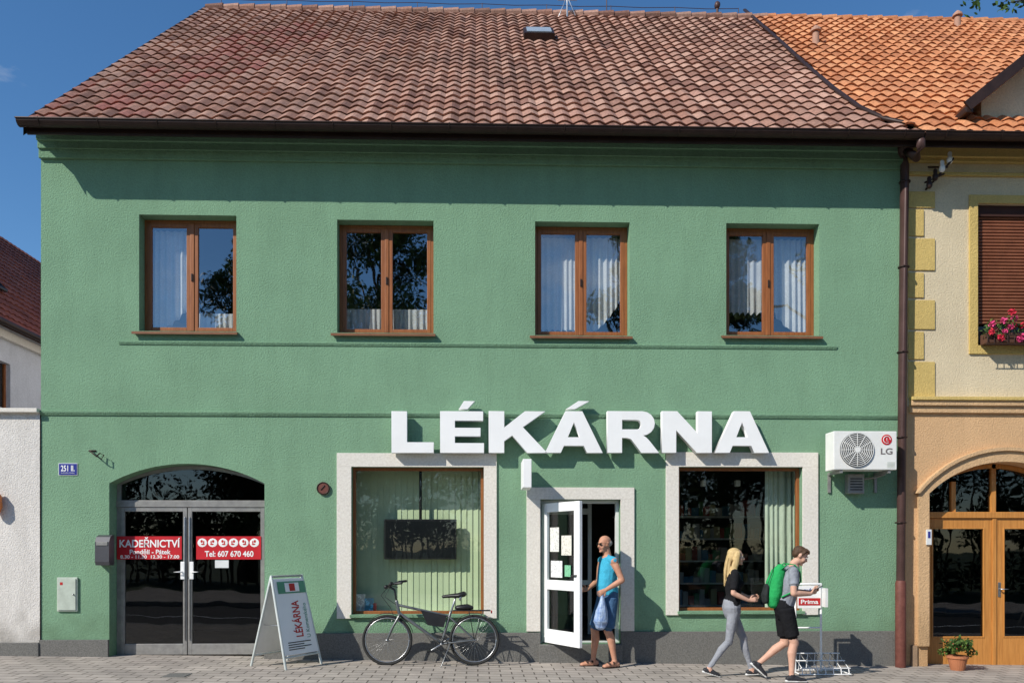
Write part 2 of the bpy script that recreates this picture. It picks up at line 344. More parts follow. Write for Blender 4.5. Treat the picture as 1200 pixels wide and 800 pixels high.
# ---------------------------------------------------------------- roof tiles
def tiles(name,x0,x1,p0,p1,cw,rh,m,parent,cut=None,amp=.03,mats=None,redfn=None,sub=6,axis='x'):
    a=Vector((p0[0],p0[1])); b=Vector((p1[0],p1[1])); Ls=(b-a).length; dr=(b-a)/Ls; nr=Vector((-dr.y,dr.x))
    if nr.y<0: nr=-nr
    rows=int(round(Ls/rh)); rh=Ls/rows; cols=int(round((x1-x0)/cw)); cw=(x1-x0)/cols
    nx=cols*sub+1; vs=[];fs=[];att=[];idx=[]
    prof=[]
    for i in range(nx):
        t=(i%sub)/sub; prof.append(amp*(abs(math.cos(math.pi*t))**1.3))
    jit=rng.normal(0,.0035,(rows,cols+1))
    for j in range(rows):
        for e in (0,1):
            s=(j+e)*rh+(.0 if e==0 else .02); lift=.032 if e==0 else .0
            for i in range(nx):
                h=prof[i]+lift+(jit[j,min(i//sub,cols)] if e==0 else 0); c=a+dr*(s+(jit[j,min(i//sub,cols)]*1.6 if e==0 else 0))+nr*h; x=x0+i*cw/sub
                vs.append((x,c.x,c.y) if axis=='x' else (c.x,x,c.y))
    def okc(i,s):
        return cut is None or cut(x0+(i+.5)*cw/sub,s)
    rnd=rng.random((rows,cols+1))
    for j in range(rows):
        b0=(2*j)*nx; b1=(2*j+1)*nx
        for i in range(nx-1):
            if not okc(i,(j+.5)*rh): continue
            fs.append([b0+i,b0+i+1,b1+i+1,b1+i]); att.append(rnd[j,i//sub]); idx.append(1 if redfn and redfn(x0+i//sub*cw,j/rows,rnd[j,i//sub]) else 0)
            if j==0: continue
            pb=(2*j-1)*nx; fs.append([pb+i,pb+i+1,b0+i+1,b0+i]); att.append(rnd[j,i//sub]*.4); idx.append(idx[-1])
    o=mesh(name,vs,fs,m,parent,False,mats=mats,idx=idx)
    at=o.data.attributes.new('tile','FLOAT','FACE'); at.data.foreach_set('value',np.array(att,dtype=np.float32))
    return o
# ================================================================ PHARMACY BUILDING
B=empty('pharmacy_building')
XL=WX(48); XR=WX(1060)
ZE=7.45; YE=-.5; YR=6.9; ZR=13.97
def hole(u0,u1,v0,v1,y=0):
    um=(u0+u1)/2; return (WX(u0,y),WX(u1,y),WZ(v1,um,y),WZ(v0,um,y))
wins=[hole(163,277,252,388),hole(395,508,258,390),hole(627,738,260,393),hole(851,960,262,393)]
shopL=hole(412,567,547,720); shopR=hole(795,940,547,716)
doorH=hole(633,727,585,757); doorH=(doorH[0],doorH[1],.20,doorH[3])
arch=hole(128,310,543,765); arch=(arch[0],arch[1],-.02,arch[3]); arch_s=WZ(566,220)
hs=wins+[shopL,shopR,doorH,arch]
wall('front_wall',XL,XR,-.5,7.62,0,hs,.30,green,B)
archfill('arch_spandrel',arch[0],arch[1],arch_s,arch[3],arch[3],0,.3,green,B)
mesh('side_wall',[(XL,0,-.5),(XL,13.8,-.5),(XL,13.8,7.7),(XL,6.9,13.75),(XL,0,7.62)],[[0,1,2,3,4]],whitew,B)  # unseen wall; its white is invented to brighten the shaded house opposite
mesh('rear_wall',[(XL,13.8,-.5),(XR,13.8,-.5),(XR,13.8,7.7),(XL,13.8,7.7)],[[0,1,2,3]],green,B)
for i,(v0,v1,pr) in enumerate([(160,168,.16),(168,176,.12),(176,184,.08),(184,194,.05)]):
    box('cornice_step',XL-.01,XR,-pr,-.001*i,WZ(v1),WZ(v0),green_d,B,.006)
box('eave_soffit',XL-.08,XR,-.44,-.165,7.52,7.56,gutter_m,B)
def strip(name,u0,u1,v0,v1,pr,m=green_d):
    z1=WZ(v0,600);z0=WZ(v1,600); x0=WX(u0);x1=WX(u1)
    prism_v=[(0,z0),( -pr*.45,z0+.003),(-pr,z0+(z1-z0)*.55),(-pr,z1-.012),(0,z1)]
    vs=[(x0,y,z) for y,z in prism_v]+[(x1,y,z) for y,z in prism_v]; n=5
    fs=[[0,1,2,3,4],[9,8,7,6,5]]+[[i,(i+1)%n,(i+1)%n+n,i+n] for i in range(n)]
    mesh(name,vs,fs,m,B)
strip('string_course',48,1060,483,489,.035)
strip('sill_course',140,980,402,407,.025)
def pl(u0,u1,v,pr=.04):
    a=WX(u0);b_=WX(u1); box('plinth',a,b_,-pr,-.0,-.5,WZ(v,(u0+u1)/2),plinth_m,B,.006)
pl(47,128,749); pl(310,633,741); pl(727,1060,739)
box('door_step',doorH[0]-.02,doorH[1]+.02,-.10,.5,-.5,.195,plinth_m,B,.01)
def room(name,x0,x1,y0,y1,z0,z1,m,fm):
    vs=[(x0,y0,z0),(x1,y0,z0),(x1,y1,z0),(x0,y1,z0),(x0,y0,z1),(x1,y0,z1),(x1,y1,z1),(x0,y1,z1)]
    mesh(name,vs,[[0,1,2,3],[4,5,6,7],[3,2,6,7],[0,3,7,4],[1,2,6,5]],m,B,mats=[m,fm],idx=[1,0,0,0,0])
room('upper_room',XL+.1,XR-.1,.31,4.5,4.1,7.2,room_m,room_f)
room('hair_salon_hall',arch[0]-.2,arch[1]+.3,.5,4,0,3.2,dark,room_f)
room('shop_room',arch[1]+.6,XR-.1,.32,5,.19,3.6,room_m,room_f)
box('shop_partition',WX(600),WX(604),.32,5,.19,3.6,room_m,B)
def redfn(x,s,r_): 
    return (s<.8 and r_>.45 and abs((x+5.9)-s*3.0)<.75+.25*math.sin(s*23)) or (x<-4.7 and s>.02 and s<.25 and r_>.7)
XRL=W(24,145,-.62).x
DL=[(872,16),(905,45),(938,76),(974,108),(1005,131),(1035,145),(1068,152)]
sl=(ZR-ZE)/(YR-YE)
def onroof(u,v):
    best=None
    for k in range(0,900):
        y=-.6+k*.01; p=W(u,v,y); e=abs(p.z-(ZE+(y-YE)*sl))
        if best is None or e<best[0]: best=(e,p)
    return best[1]
DP=[onroof(u,v) for u,v in DL]
Lslope=math.hypot(YR-YE,ZR-ZE)
def svals(p): return (p.y-YE)/(YR-YE)*Lslope
dS=[(svals(p),p.x) for p in DP]; dS.sort()
def divx(s):
    return float(np.interp(s,[a for a,_ in dS],[b_ for _,b_ in dS]))
tiles('roof_tiles',XRL,6.4,(YE,ZE),(YR,ZR),.235,.355,tile_a,B,cut=lambda x,s:x<divx(s)+.05,mats=[tile_a,tile_r],redfn=redfn,amp=.04)
mesh('roof_back',[(XRL,YR,ZR),(6.4,YR,ZR),(6.4,14.3,7.45),(XRL,14.3,7.45)],[[0,1,2,3]],tile_a,B)
mesh('roof_underlay',[(XRL+.02,YE+.05,ZE-.03),(7,YE+.05,ZE-.03),(7,YR,ZR-.06),(XRL+.02,YR,ZR-.06)],[[0,1,2,3]],gutter_m,B)
rods('roof_verge',[([(XRL-.01,YE,ZE+.02),(XRL-.01,YR,ZR+.03)],.04)],gutter_m,B)
mesh('verge_board',[(XRL-.03,YE,ZE-.16),(XRL-.03,YR,ZR-.16),(XRL-.03,YR,ZR),(XRL-.03,YE,ZE)],[[0,1,2,3]],gutter_m,B)
def ridge(name,x0,x1,m,par,y=YR,z=ZR):
    x=x0; parts=[]
    while x<x1:
        parts.append(tube([(x,y,z+.03),(x+.40,y,z+.045)],[.085,.105],10,flat=True)); x+=.36
    vs,fs=merge(parts); o=mesh(name,vs,fs,m,par,False)
    at=o.data.attributes.new('tile','FLOAT','FACE')
    at.data.foreach_set('value',np.repeat(rng.random(len(parts)),len(fs)//len(parts)).astype(np.float32))
ridge('ridge_tiles',XRL,divx(99)+.05,tile_a,B)
def gutter(name,x0,x1,par,y=-.57,z=7.43,r=.085):
    vs=[];fs=[]; n=9
    for x in (x0,x1):
        for k in range(n):
            a=math.pi+math.pi*k/(n-1); vs.append((x,y+r*math.cos(a),z+r*math.sin(a)+.03))
        for k in range(n):
            a=2*math.pi-math.pi*k/(n-1); vs.append((x,y+(r-.008)*math.cos(a),z+(r-.008)*math.sin(a)+.03))
    m2=2*n
    for k in range(m2): fs.append([k,(k+1)%m2,(k+1)%m2+m2,k+m2])
    fs+= [list(range(m2)),list(range(m2,2*m2))[::-1]]
    mesh(name,vs,fs,gutter_m,par,False)
    rods('gutter_lip',[([(x0,y-r,z+.03),(x1,y-r,z+.03)],.012)],gutter_m,par)
    brk=[]
    x=x0+.3
    while x<x1:
        brk.append(([(x,y-r-.004,z+.04),(x,y-r*.75,z-.035),(x,y,z-.062),(x,y+r,z+.02)],.01)); x+=.8
    rods('gutter_brackets',brk,gutter_m,par,6)
gutter('gutter',XRL-.05,6.28,B)
box('fascia_board',XRL,6.3,-.47,-.44,7.33,7.50,gutter_m,B)
lc=[([(x,YR,ZR+.08),(x,YR,ZR+.26)],.008) for x in np.arange(-5.9,6.2,1.5)]
lc.append(([(-6.3,YR,ZR+.24)]+[(x,YR,ZR+.25-.02*(i%2)) for i,x in enumerate(np.arange(-5.9,6.2,.75))],.007))
lc.append(([(3.0,YR,ZR),(3.0,YR,ZR+.6)],.012))
lc.append(([(5.6,YR,ZR),(5.6,YR,ZR+.32)],.03)); lc.append(([(5.6,YR,ZR+.30),(5.6,YR,ZR+.34)],.07))
rods('lightning_conductor',lc,pipe_m,B,6)
A=empty('rooftop_antenna',(1.95,7,14))
ax=onroof(666,24); ax0=Vector((ax.x,6.7,13.8))
rods('mast',[([ax0,ax0+Vector((0,0,1.4))],.022),([ax0+Vector((-.25,0,-.1)),ax0+Vector((0,0,.5))],.01),([ax0+Vector((.25,0,-.1)),ax0+Vector((0,0,.5))],.01)],steel,A)
rods('elements',[([ax0+Vector((-.22,y_,z_)),ax0+Vector((.22,y_,z_))],.007) for y_,z_ in [(0,1.1),(-.15,1.1),(-.3,1.1),(.15,1.1),(0,.75),(0,.4)]]+[([ax0+Vector((0,-.35,1.1)),ax0+Vector((0,.25,1.1))],.01)],steel,A,6)
sk=onroof(631,46); rx=math.atan(sl)
Rr=Matrix.Rotation(rx,3,'X')
obox('skylight_frame',sk+Vector((0,-.05,.07)),.62,.62,.14,gutter_m,B,Rr,.01)
obox('skylight_glass',sk+Vector((0,-.10,.13)),.5,.48,.02,M('skylight_glass',(.42,.48,.52),rough=.1,spec=.8),B,Rr)  # pale base colour stands in for sky reflected in the pane
def curtain(name,x0,x1,z0,z1,y,m,par,folds=14,amp=.02,scallop=.04,seed=0):
    n=folds*8; vs=[];fs=[]; r_=random.Random(seed); ph=r_.random()*6
    for i in range(n+1):
        t=i/n; x=x0+(x1-x0)*t; yy=y+amp*math.sin(folds*2*math.pi*t+ph+1.3*math.sin(t*9+ph))
        zb_=z0+scallop*abs(math.sin(folds*.5*math.pi*t*2))
        vs+=[(x,yy,zb_),(x,y+.6*(yy-y),(z0+z1)/2),(x,y+.4*(yy-y),z1)]
    for i in range(n):
        a=3*i; fs+=[[a,a+3,a+4,a+1],[a+1,a+4,a+5,a+2]]
    return mesh(name,vs,fs,m,par,True)
def drape(name,x0,x1,z0,z1,y,m,par,mirror=False,seed=0):
    """curtain gathered to one side: lower edge sweeps up in an arc"""
    n=72; rows=10; vs=[];fs=[]
    for i in range(n+1):
        t=i/n; tt=1-t if mirror else t; x=x0+(x1-x0)*t
        zb_=z0+(z1-z0)*(.02+.55*max(0,tt-.25)**1.6)+.02*abs(math.sin(t*22))
        for j in range(rows+1):
            s=j/rows; vs.append((x,y+.028*math.sin(t*46+seed+1.5*math.sin(t*7))*(1-.4*s),zb_+(z1-zb_)*s))
    for i in range(n):
        for j in range(rows):
            a=i*(rows+1)+j; fs.append([a,a+rows+1,a+rows+2,a+1])
    return mesh(name,vs,fs,m,par,True)
def frame(name,x0,x1,z0,z1,w_,y0,y1,m,par,wb=None):
    wb=wb or w_
    box(name+'_left',x0,x0+w_,y0,y1,z0,z1,m,par,.006); box(name+'_right',x1-w_,x1,y0,y1,z0,z1,m,par,.006)
    box(name+'_top',x0+w_,x1-w_,y0+.001,y1,z1-w_,z1,m,par,.006); box(name+'_bottom',x0+w_,x1-w_,y0+.001,y1,z0,z0+wb,m,par,.006)
for k,(a,b_,c,d) in enumerate(wins):
    frame('window_frame',a,b_,c,d,.05,.19,.26,wood,B)
    mid=(a+b_)/2
    box('window_mullion',mid-.03,mid+.03,.175,.26,c+.05,d-.05,wood,B,.008)
    for (p,q) in ((a+.05,mid-.03),(mid+.03,b_-.05)):
        frame('window_sash',p,q,c+.05,d-.05,.055,.185,.24,wood,B)
        pane('window_glass',p+.05,q-.05,.212,c+.10,d-.10,glass_up,B)
    box('window_handle',mid-.012,mid+.012,.16,.175,(c+d)/2-.06,(c+d)/2+.05,gutter_m,B,.004)
    yc=.36
    if k==2: curtain('lace_curtain',a+.06,mid-.01,c+.14,d-.1,yc,curt,B,7,seed=k); drape('lace_curtain',mid+.01,b_-.06,c+.10,d-.1,yc,curt,B,False,k)
    elif k==3: curtain('lace_curtain',a+.05,mid-.02,c+.40,d-.1,yc,curt,B,7,seed=k); drape('lace_curtain',mid,b_-.03,c+.1,d-.1,yc,curt,B,True,5)
    elif k==0: drape('lace_curtain',a+.05,mid+.02,c+.10,d-.1,yc,curt,B,False,1); curtain('lace_curtain',mid+.04,b_-.05,c+.1,c+.36,yc,curt,B,8,seed=k+9)
    else: curtain('lace_curtain',a+.05,mid,c+.10,c+.45,yc,curt,B,8,seed=k); curtain('lace_curtain',mid,b_-.05,c+.10,c+.45,yc,curt,B,8,seed=k+9)
    vs=[(x,y,z) for x in (a-.08,b_+.03) for y,z in ((.19,c+.012),(-.07,c-.025),(-.07,c-.06),(-.055,c-.06),(-.055,c-.035),(.19,c+.0))]
    mesh('window_sill',vs,[[0,1,7,6],[1,2,8,7],[2,3,9,8],[3,4,10,9],[4,5,11,10],[0,1,2,3,4,5],[6,7,8,9,10,11]],wood_h,B)
def surround(u0,u1,v0,v1,h,base=None):
    x0=WX(u0);x1=WX(u1);z1=WZ(v0,(u0+u1)/2);z0=WZ(v1,(u0+u1)/2) if base is None else base
    box('surround_top',x0,x1,-.03,.0,h[3],z1,white_st,B,.004)
    box('surround_left',x0,h[0],-.03,.0,z0,h[3],white_st,B,.004); box('surround_right',h[1],x1,-.03,.0,z0,h[3],white_st,B,.004)
surround(395,582,531,724,shopL); surround(780,958,530,720,shopR); surround(617,743,571,0,doorH,base=WZ(739,680))
for h in (shopL,shopR):
    frame('shop_window_frame',h[0],h[1],h[2],h[3],.045,.10,.17,wood,B,.05)
    pane('shop_window_glass',h[0]+.04,h[1]-.04,.13,h[2]+.04,h[3]-.04,glass_sh,B)
    box('shop_window_sill',h[0]-.02,h[1]+.02,-.06,.0995,h[2]-.035,h[2]+.008,green_d,B,.004)
    box('display_sill',h[0]-.1,h[1]+.1,.33,.55,h[2]-.05,h[2]+.02,white_d,B)
x=shopL[0]-.05
vs=[];fs=[]
while x<shopL[1]+.3:
    b0=len(vs); sw=.008*random.uniform(.3,1.5)
    vs+=[(x,.47+sw,shopL[2]-.02),(x+.097,.47-sw,shopL[2]-.02),(x+.097,.47-sw,shopL[3]+.1),(x,.47+sw,shopL[3]+.1)]; fs.append([b0,b0+1,b0+2,b0+3]); x+=.09
mesh('vertical_blinds',vs,fs,blind,B)
TV=empty('television',W(492,632,.3))
a=W(450,655,.30);b_=W(535,608,.30)
box('casing',a.x,b_.x,.30,.36,a.z,b_.z,black,TV,.01); box('screen',a.x+.03,b_.x-.03,.295,.2995,a.z+.03,b_.z-.03,screen,TV)
rods('ceiling_mount',[([((a.x+b_.x)/2,.34,b_.z),((a.x+b_.x)/2,.34,shopL[3]+.3)],.022)],black,TV)
DI=empty('window_display_boxes',W(428,705,.35))
for u0,u1,v0,v1,c_ in ((418,428,695,716,(.6,.6,.6)),(424,438,700,716,(.08,.3,.45)),(436,441,706,716,(.5,.06,.05))):
    a=W(u0,v1,.38-(u0%5)*.02);b_=W(u1,v0,.38); z0=shopL[2]+.021
    box('carton',a.x,b_.x,.34-(u0%7)*.012,.40,z0,z0+(b_.z-a.z),M('carton_print',c_,tuple(min(1,q*2.2) for q in c_),scale=22,lo=.45,hi=.5),DI,.003)
curtain('shop_curtain',WX(897,.40),shopR[1]+.05,shopR[2],shopR[3]+.1,.42,M('white_curtain',(.50,.56,.46),(.43,.49,.40),rough=.9),B,5,.03,0,5)
SH=empty('pharmacy_shelves',(3.8,3.5,.2))
for k in range(5): box('shelf',2.6,5.4,3.3,3.7,.5+k*.42,.53+k*.42,white_d,SH)
for k in range(5):
    x=2.62
    while x<5.3:
        ww=random.uniform(.06,.16); c_=random.choice([(.5,.5,.5),(.1,.25,.4),(.4,.1,.08),(.12,.3,.15),(.55,.5,.3)])
        box('medicine_box',x,x+ww*.9,3.35,3.5,.531+k*.42,.53+k*.42+random.uniform(.1,.3),bpy.data.materials.get('mb%d'%int(c_[0]*100)) or M('mb%d'%int(c_[0]*100),c_),SH); x+=ww
for k in range(4): box('shop_track_lamp',3.0+k*.55,3.08+k*.55,.9,1.0,WZ(556,860)-.1,WZ(556,860),white_d,B,.02)
# ---- pharmacy entrance
fx0,fx1,fz0,fz1=doorH
frame('entrance_frame',fx0,fx1,fz0,fz1,.05,.12,.2,white_d,B,.02)
ang=math.radians(60); hx=fx0+.05; hy=.10
dirv=Vector((math.cos(ang),-math.sin(ang),0)); nrm=Vector((math.sin(ang),math.cos(ang),0))
R=Matrix(((dirv.x,nrm.x,0),(dirv.y,nrm.y,0),(0,0,1))); LW=.92; z0=fz0+.02; z1=fz1-.06
def leaf(nm,a0,a1,b0,b1,m,t=.05,off=0):
    c=Vector((hx,hy,0))+dirv*((a0+a1)/2)+nrm*off; c.z=(b0+b1)/2
    return obox(nm,c,a1-a0,t,b1-b0,m,B,R,.004 if t>.02 else 0)
def leafpane(a0,a1,b0,b1):
    P_=Vector((hx,hy,0))+dirv*a0; Q_=Vector((hx,hy,0))+dirv*a1
    mesh('door_leaf_glass',[(P_.x,P_.y,b0),(Q_.x,Q_.y,b0),(Q_.x,Q_.y,b1),(P_.x,P_.y,b1)],[[0,1,2,3]],glass_sh,B)
leaf('door_leaf_stile',0,.13,z0,z1,white_p); leaf('door_leaf_stile',LW-.13,LW,z0,z1,white_p)
leaf('door_leaf_rail',.13,LW-.13,z1-.13,z1,white_p,.048); leaf('door_leaf_rail',.13,LW-.13,z0,z0+.2,white_p,.048)
leaf('door_leaf_rail',.13,LW-.13,z0+.78,z0+.92,white_p,.048)
leafpane(.12,LW-.12,z0+.19,z0+.79); leafpane(.12,LW-.12,z0+.91,z1-.12)
for (a0,a1,b0,b1,c_) in ((.2,.42,1.55,1.9,(.7,.7,.66)),(.48,.72,1.5,1.78,(.7,.68,.6)),(.22,.5,1.18,1.42,(.72,.72,.72)),(.56,.7,1.2,1.36,(.2,.5,.3))):
    leaf('door_notice',a0,a1,b0,b1,M('notice_paper',c_,tuple(q*.6 for q in c_),scale=30,lo=.35,hi=.5),.003,-.012)
for s_ in (-1,1):
    c0=Vector((hx,hy,1.22))+dirv*(LW-.065)+nrm*.05*s_
    rods('door_handle',[([c0-nrm*.03*s_,c0,c0-dirv*.1],.011)],black,B)
box('vestibule_frame',fx0-.1,fx0+.02,1.3,1.36,.2,2.5,white_d,B); box('vestibule_frame',fx1-.30,fx1-.24,1.3,1.36,.2,2.5,white_d,B)
box('vestibule_rail',fx0+.02,fx1-.3,1.3,1.36,2.15,2.25,white_d,B); box('vestibule_rail',fx0+.02,fx1-.3,1.3,1.36,1.0,1.08,white_d,B)
PS=empty('projecting_sign',W(617,556,-.3))
a=W(612,572,-.45);b_=W(622,539,-.45)
box('light_box',a.x,b_.x,-.62,-.10,a.z,b_.z,white_p,PS,.008); rods('bracket',[([((a.x+b_.x)/2,-.12,a.z+.1),((a.x+b_.x)/2,.0,a.z+.1)],.015),([((a.x+b_.x)/2,-.12,b_.z-.1),((a.x+b_.x)/2,.0,b_.z-.1)],.015)],steel,PS)
# ---- hair-salon arched entrance
ay=.24
za=arch[3]; tr=WZ(590,220,ay)
box('arch_door_transom_bar',arch[0],arch[1],ay-.02,ay+.06,tr-.05,tr+.05,alu,B,.004)
A2=arcpts(arch[0]+.0,arch[1],arch_s,arch[3]-.0)
archband('arch_door_head',arch[0]+.06,arch[1]-.06,arch_s,arch[3]-.06,.055,ay,ay+.05,alu,B,zbase=tr+.05)
mesh('arch_transom_glass',[(x_,ay+.03,z_) for x_,z_ in A2]+[(arch[1],ay+.03,tr),(arch[0],ay+.03,tr)],[list(range(len(A2)+2))],glass_dk,B)
mid=WX(220,ay)
box('arch_door_post',arch[0],arch[0]+.06,ay,ay+.05,.0,tr-.05,alu,B,.004); box('arch_door_post',arch[1]-.06,arch[1],ay,ay+.05,.0,tr-.05,alu,B,.004)
for p,q in ((arch[0]+.06,mid-.006),(mid+.006,arch[1]-.06)):
    frame('salon_door_leaf',p,q,.03,tr-.055,.06,ay-.01,ay+.04,alu,B,.16)
    pane('salon_door_glass',p+.055,q-.055,ay+.015,.17,tr-.11,glass_dk,B)
    zc=WZ(668,220,ay)
for s_ in (-1,1):
    c0=mid+s_*.035
    box('salon_door_plate',min(c0,c0+s_*.06),max(c0,c0+s_*.06),ay-.035,ay-.012,zc-.13,zc+.13,white_p,B,.008)
    rods('salon_door_pull',[([(c0+s_*.04,ay-.03,zc-.02),(c0+s_*.04,ay-.08,zc-.02),(c0+s_*.15,ay-.08,zc-.02)],.012)],white_p,B)
    rods('salon_door_bar',[([(mid+s_*.035,ay-.02,.25),(mid+s_*.035,ay-.02,tr-.2)],.008)],steel,B)
SS=empty('hair_salon_sign',W(220,640,ay))
ys=ay-.016
def rect(nm,u0,u1,v0,v1,y,m,par,t=.003):
    a=W(u0,v1,y);b_=W(u1,v0,y); return box(nm,a.x,b_.x,y-t,y,a.z,b_.z,m,par)
rect('red_strip',137,213,628,655,ys,red,SS); rect('red_strip',230,306,628,655,ys,red,SS)
def ptext(nm,s,u0,u1,v0,v1,y,m,par,bold=0):
    a=W(u0,v1,y);b_=W(u1,v0,y); return text(nm,s,a.x,b_.x,a.z,b_.z,y,m,par,bold=bold)
ptext('lettering','KADEŘNICTVÍ',140,211,629,641,ys-.005,white_p,SS,.02)
ptext('lettering','Pondělí - Pátek',152,200,643,649,ys-.005,white_p,SS,.02)
ptext('lettering','8.30 - 11.30  12.30 - 17.00',141,210,650,654,ys-.005,white_p,SS,.02)
ptext('lettering','Tel: 607 670 460',240,297,645,652,ys-.005,white_p,SS,.02)
parts=[];parts2=[]
for k in range(6):
    c=W(237+k*12.2,635.5,ys-.005); parts.append(ell(c,(.07,.002,.065),nu=16,nv=6)); s_=1 if k%2 else -1
    parts2.append(ell(c+Vector((.008*s_,-.0025,.02)),(.018,.001,.022),nu=10,nv=5)); parts2.append(ell(c+Vector((-.01*s_,-.0025,-.024)),(.028,.001,.012),nu=10,nv=5)); parts2.append(ell(c+Vector((-.022*s_,-.0026,.005)),(.010,.001,.026),nu=10,nv=5))
v_,f_=merge(parts); mesh('portrait_ovals',v_,f_,white_p,SS); v_,f_=merge(parts2); mesh('portraits',v_,f_,redt,SS)
rect('white_sticker',252,268,656,665,ys,white_d,SS)
# ---- LETTERS
def letter_shapes():
    S={}
    S['L']=[[(0,0),(1,0),(1,.25),(.36,.25),(.36,1),(0,1)]]
    S['E']=[[(0,0),(1,0),(1,.23),(.33,.23),(.33,.40),(.92,.40),(.92,.60),(.33,.60),(.33,.78),(.98,.78),(.98,1),(0,1)]]
    S['K']=[[(0,0),(.26,0),(.26,.28),(.40,.42),(.66,0),(1.0,0),(.58,.62),(.96,1),(.62,1),(.26,.60),(.26,1),(0,1)]]
    S['A']=[[(0,0),(.27,0),(.325,.17),(.675,.17),(.73,0),(1,0),(.645,1),(.355,1)],[(.39,.37),(.61,.37),(.5,.745)]]
    r=[(0,0),(.28,0),(.28,.36),(.38,.36)]
    r+=[(.46,.33),(.52,.24),(.66,0),(1.0,0),(.82,.28),(.76,.36),(.70,.41)]
    for k in range(9):
        a=-math.pi/2+math.pi*k/8; r.append((.68+.24*math.cos(a),.71+.29*math.sin(a)))
    r+=[(0,1)]
    inn=[(.28,.56),(.58,.56)]+[(.58+.08*math.cos(a),.68+.12*math.sin(a)) for a in [(-math.pi/2+math.pi*k/6) for k in range(1,6)]]+[(.58,.80),(.28,.80)]
    S['R']=[r,inn]
    S['N']=[[(0,0),(.28,0),(.28,.55),(.70,0),(1,0),(1,1),(.72,1),(.72,.46),(.30,1),(0,1)]]
    return S
LS=letter_shapes(); PSG=empty('pharmacy_sign',W(680,505,-.15)); yl=-.17
mount=[]
for ch,u0,u1,acc in (('L',459,508,0),('E',516,567,(538,556)),('K',573,641,0),('A',639,706,(664,690)),('R',712,772,0),('N',776,834,0),('A',838,901,0)):
    a=W(u0,530,yl); b_=W(u1,482,yl)
    cu=bpy.data.curves.new('letter_'+ch,'CURVE'); cu.dimensions='2D'; cu.fill_mode='BOTH'; cu.extrude=.05; cu.bevel_depth=.003
    polys=[[(a.x+x_*(b_.x-a.x),a.z+z_*(b_.z-a.z)) for x_,z_ in p] for p in LS[ch]]
    if acc:
        m0=W(acc[0],479,yl);m1=W(acc[1],470,yl); polys.append([(m0.x,m0.z),(m0.x+.12,m0.z),(m1.x,m1.z),(m1.x-.15,m1.z)])
    for p in polys:
        s=cu.splines.new('POLY'); s.points.add(len(p)-1)
        for q,(x_,z_) in zip(s.points,p): q.co=(x_,z_,0,1)
        s.use_cyclic_u=True
    cu.materials.append(white_p); o=bpy.data.objects.new('letter_'+ch,cu); o.rotation_euler=(math.pi/2,0,0); o.location=(0,yl+.05,0)
    link(o,PSG)
    for xx in (a.x+.12,b_.x-.14): mount.append(([(xx,-.09,(a.z+b_.z)/2-.2),(xx,0,(a.z+b_.z)/2-.2)],.01))
rods('letter_mounts',mount,steel,PSG,6)
# ---- small wall items
HN=empty('house_number_sign',W(80,549)); a=W(69,556,-.012);b_=W(90,543,-.012)
box('plate',a.x,b_.x,-.014,-.002,a.z,b_.z,blue,HN,.003); box('plate_border',a.x-.006,b_.x+.006,-.010,-.001,a.z-.006,b_.z+.006,white_p,HN)
text('lettering','251 II.',a.x+.03,b_.x-.03,a.z+.05,b_.z-.025,-.016,white_p,HN,bold=.02); text('lettering','Jindřichův Hradec',a.x+.03,b_.x-.03,a.z+.018,a.z+.038,-.016,white_p,HN)
HK=empty('wall_hook',W(116,534)); p=W(108,528)
rods('iron',[([p,p+Vector((.02,-.10,-.02)),p+Vector((.10,-.12,-.08)),p+Vector((.18,-.10,-.13)),p+Vector((.20,-.08,-.07)),p+Vector((.14,-.06,-.04)),p+Vector((.10,-.09,-.09))],.009),([p+Vector((-.04,-.005,0)),p+Vector((.05,-.005,0))],.012)],gutter_m,HK)
UB=empty('utility_box',W(79,696)); a=W(67,716,-.02);b_=W(91,676,-.02)
box('frame',a.x,b_.x,-.03,-.001,a.z,b_.z,boxg,UB,.008); box('door',a.x+.02,b_.x-.02,-.042,-.03,a.z+.02,b_.z-.02,boxg,UB,.004)
box('warning_label',a.x+.05,a.x+.09,-.044,-.0425,b_.z-.11,b_.z-.07,redt,UB); rods('lock',[([(b_.x-.05,-.05,(a.z+b_.z)/2),(b_.x-.05,-.03,(a.z+b_.z)/2)],.012)],steel,UB)
MB=empty('mailbox',W(122,645)); a=W(112,662,-.15);b_=W(131,628,-.15)
pr=[(0,a.z),(-.15,a.z),(-.17,a.z+.05),(-.17,b_.z-.08),(-.13,b_.z-.01),(-.06,b_.z+.02),(0,b_.z+.02)]
vs=[(a.x,y,z) for y,z in pr]+[(b_.x-.03,y,z) for y,z in pr]; n_=7
mesh('box_body',vs,[list(range(n_)),list(range(n_,2*n_))[::-1]]+[[i,(i+1)%n_,(i+1)%n_+n_,i+n_] for i in range(n_)],M('mailbox_grey',(.10,.10,.11),rough=.4,metal=.3),MB)
box('slot_flap',a.x+.02,b_.x-.05,-.178,-.168,b_.z-.13,b_.z-.08,alu,MB,.002)
RP=empty('round_wall_plate',W(379,571)); c=W(379,572); 
v_,f_=tube([c,c+Vector((0,-.03,0))],[.095,.09],24,flat=True); mesh('plate',v_,f_,pipe_r,RP); rods('rim',[(circ(c+Vector((0,-.03,0)),.085),.009)],gutter_m,RP); rods('bolt',[([c+Vector((-.03,-.035,-.02)),c+Vector((.02,-.035,.04))],.007)],gutter_m,RP)
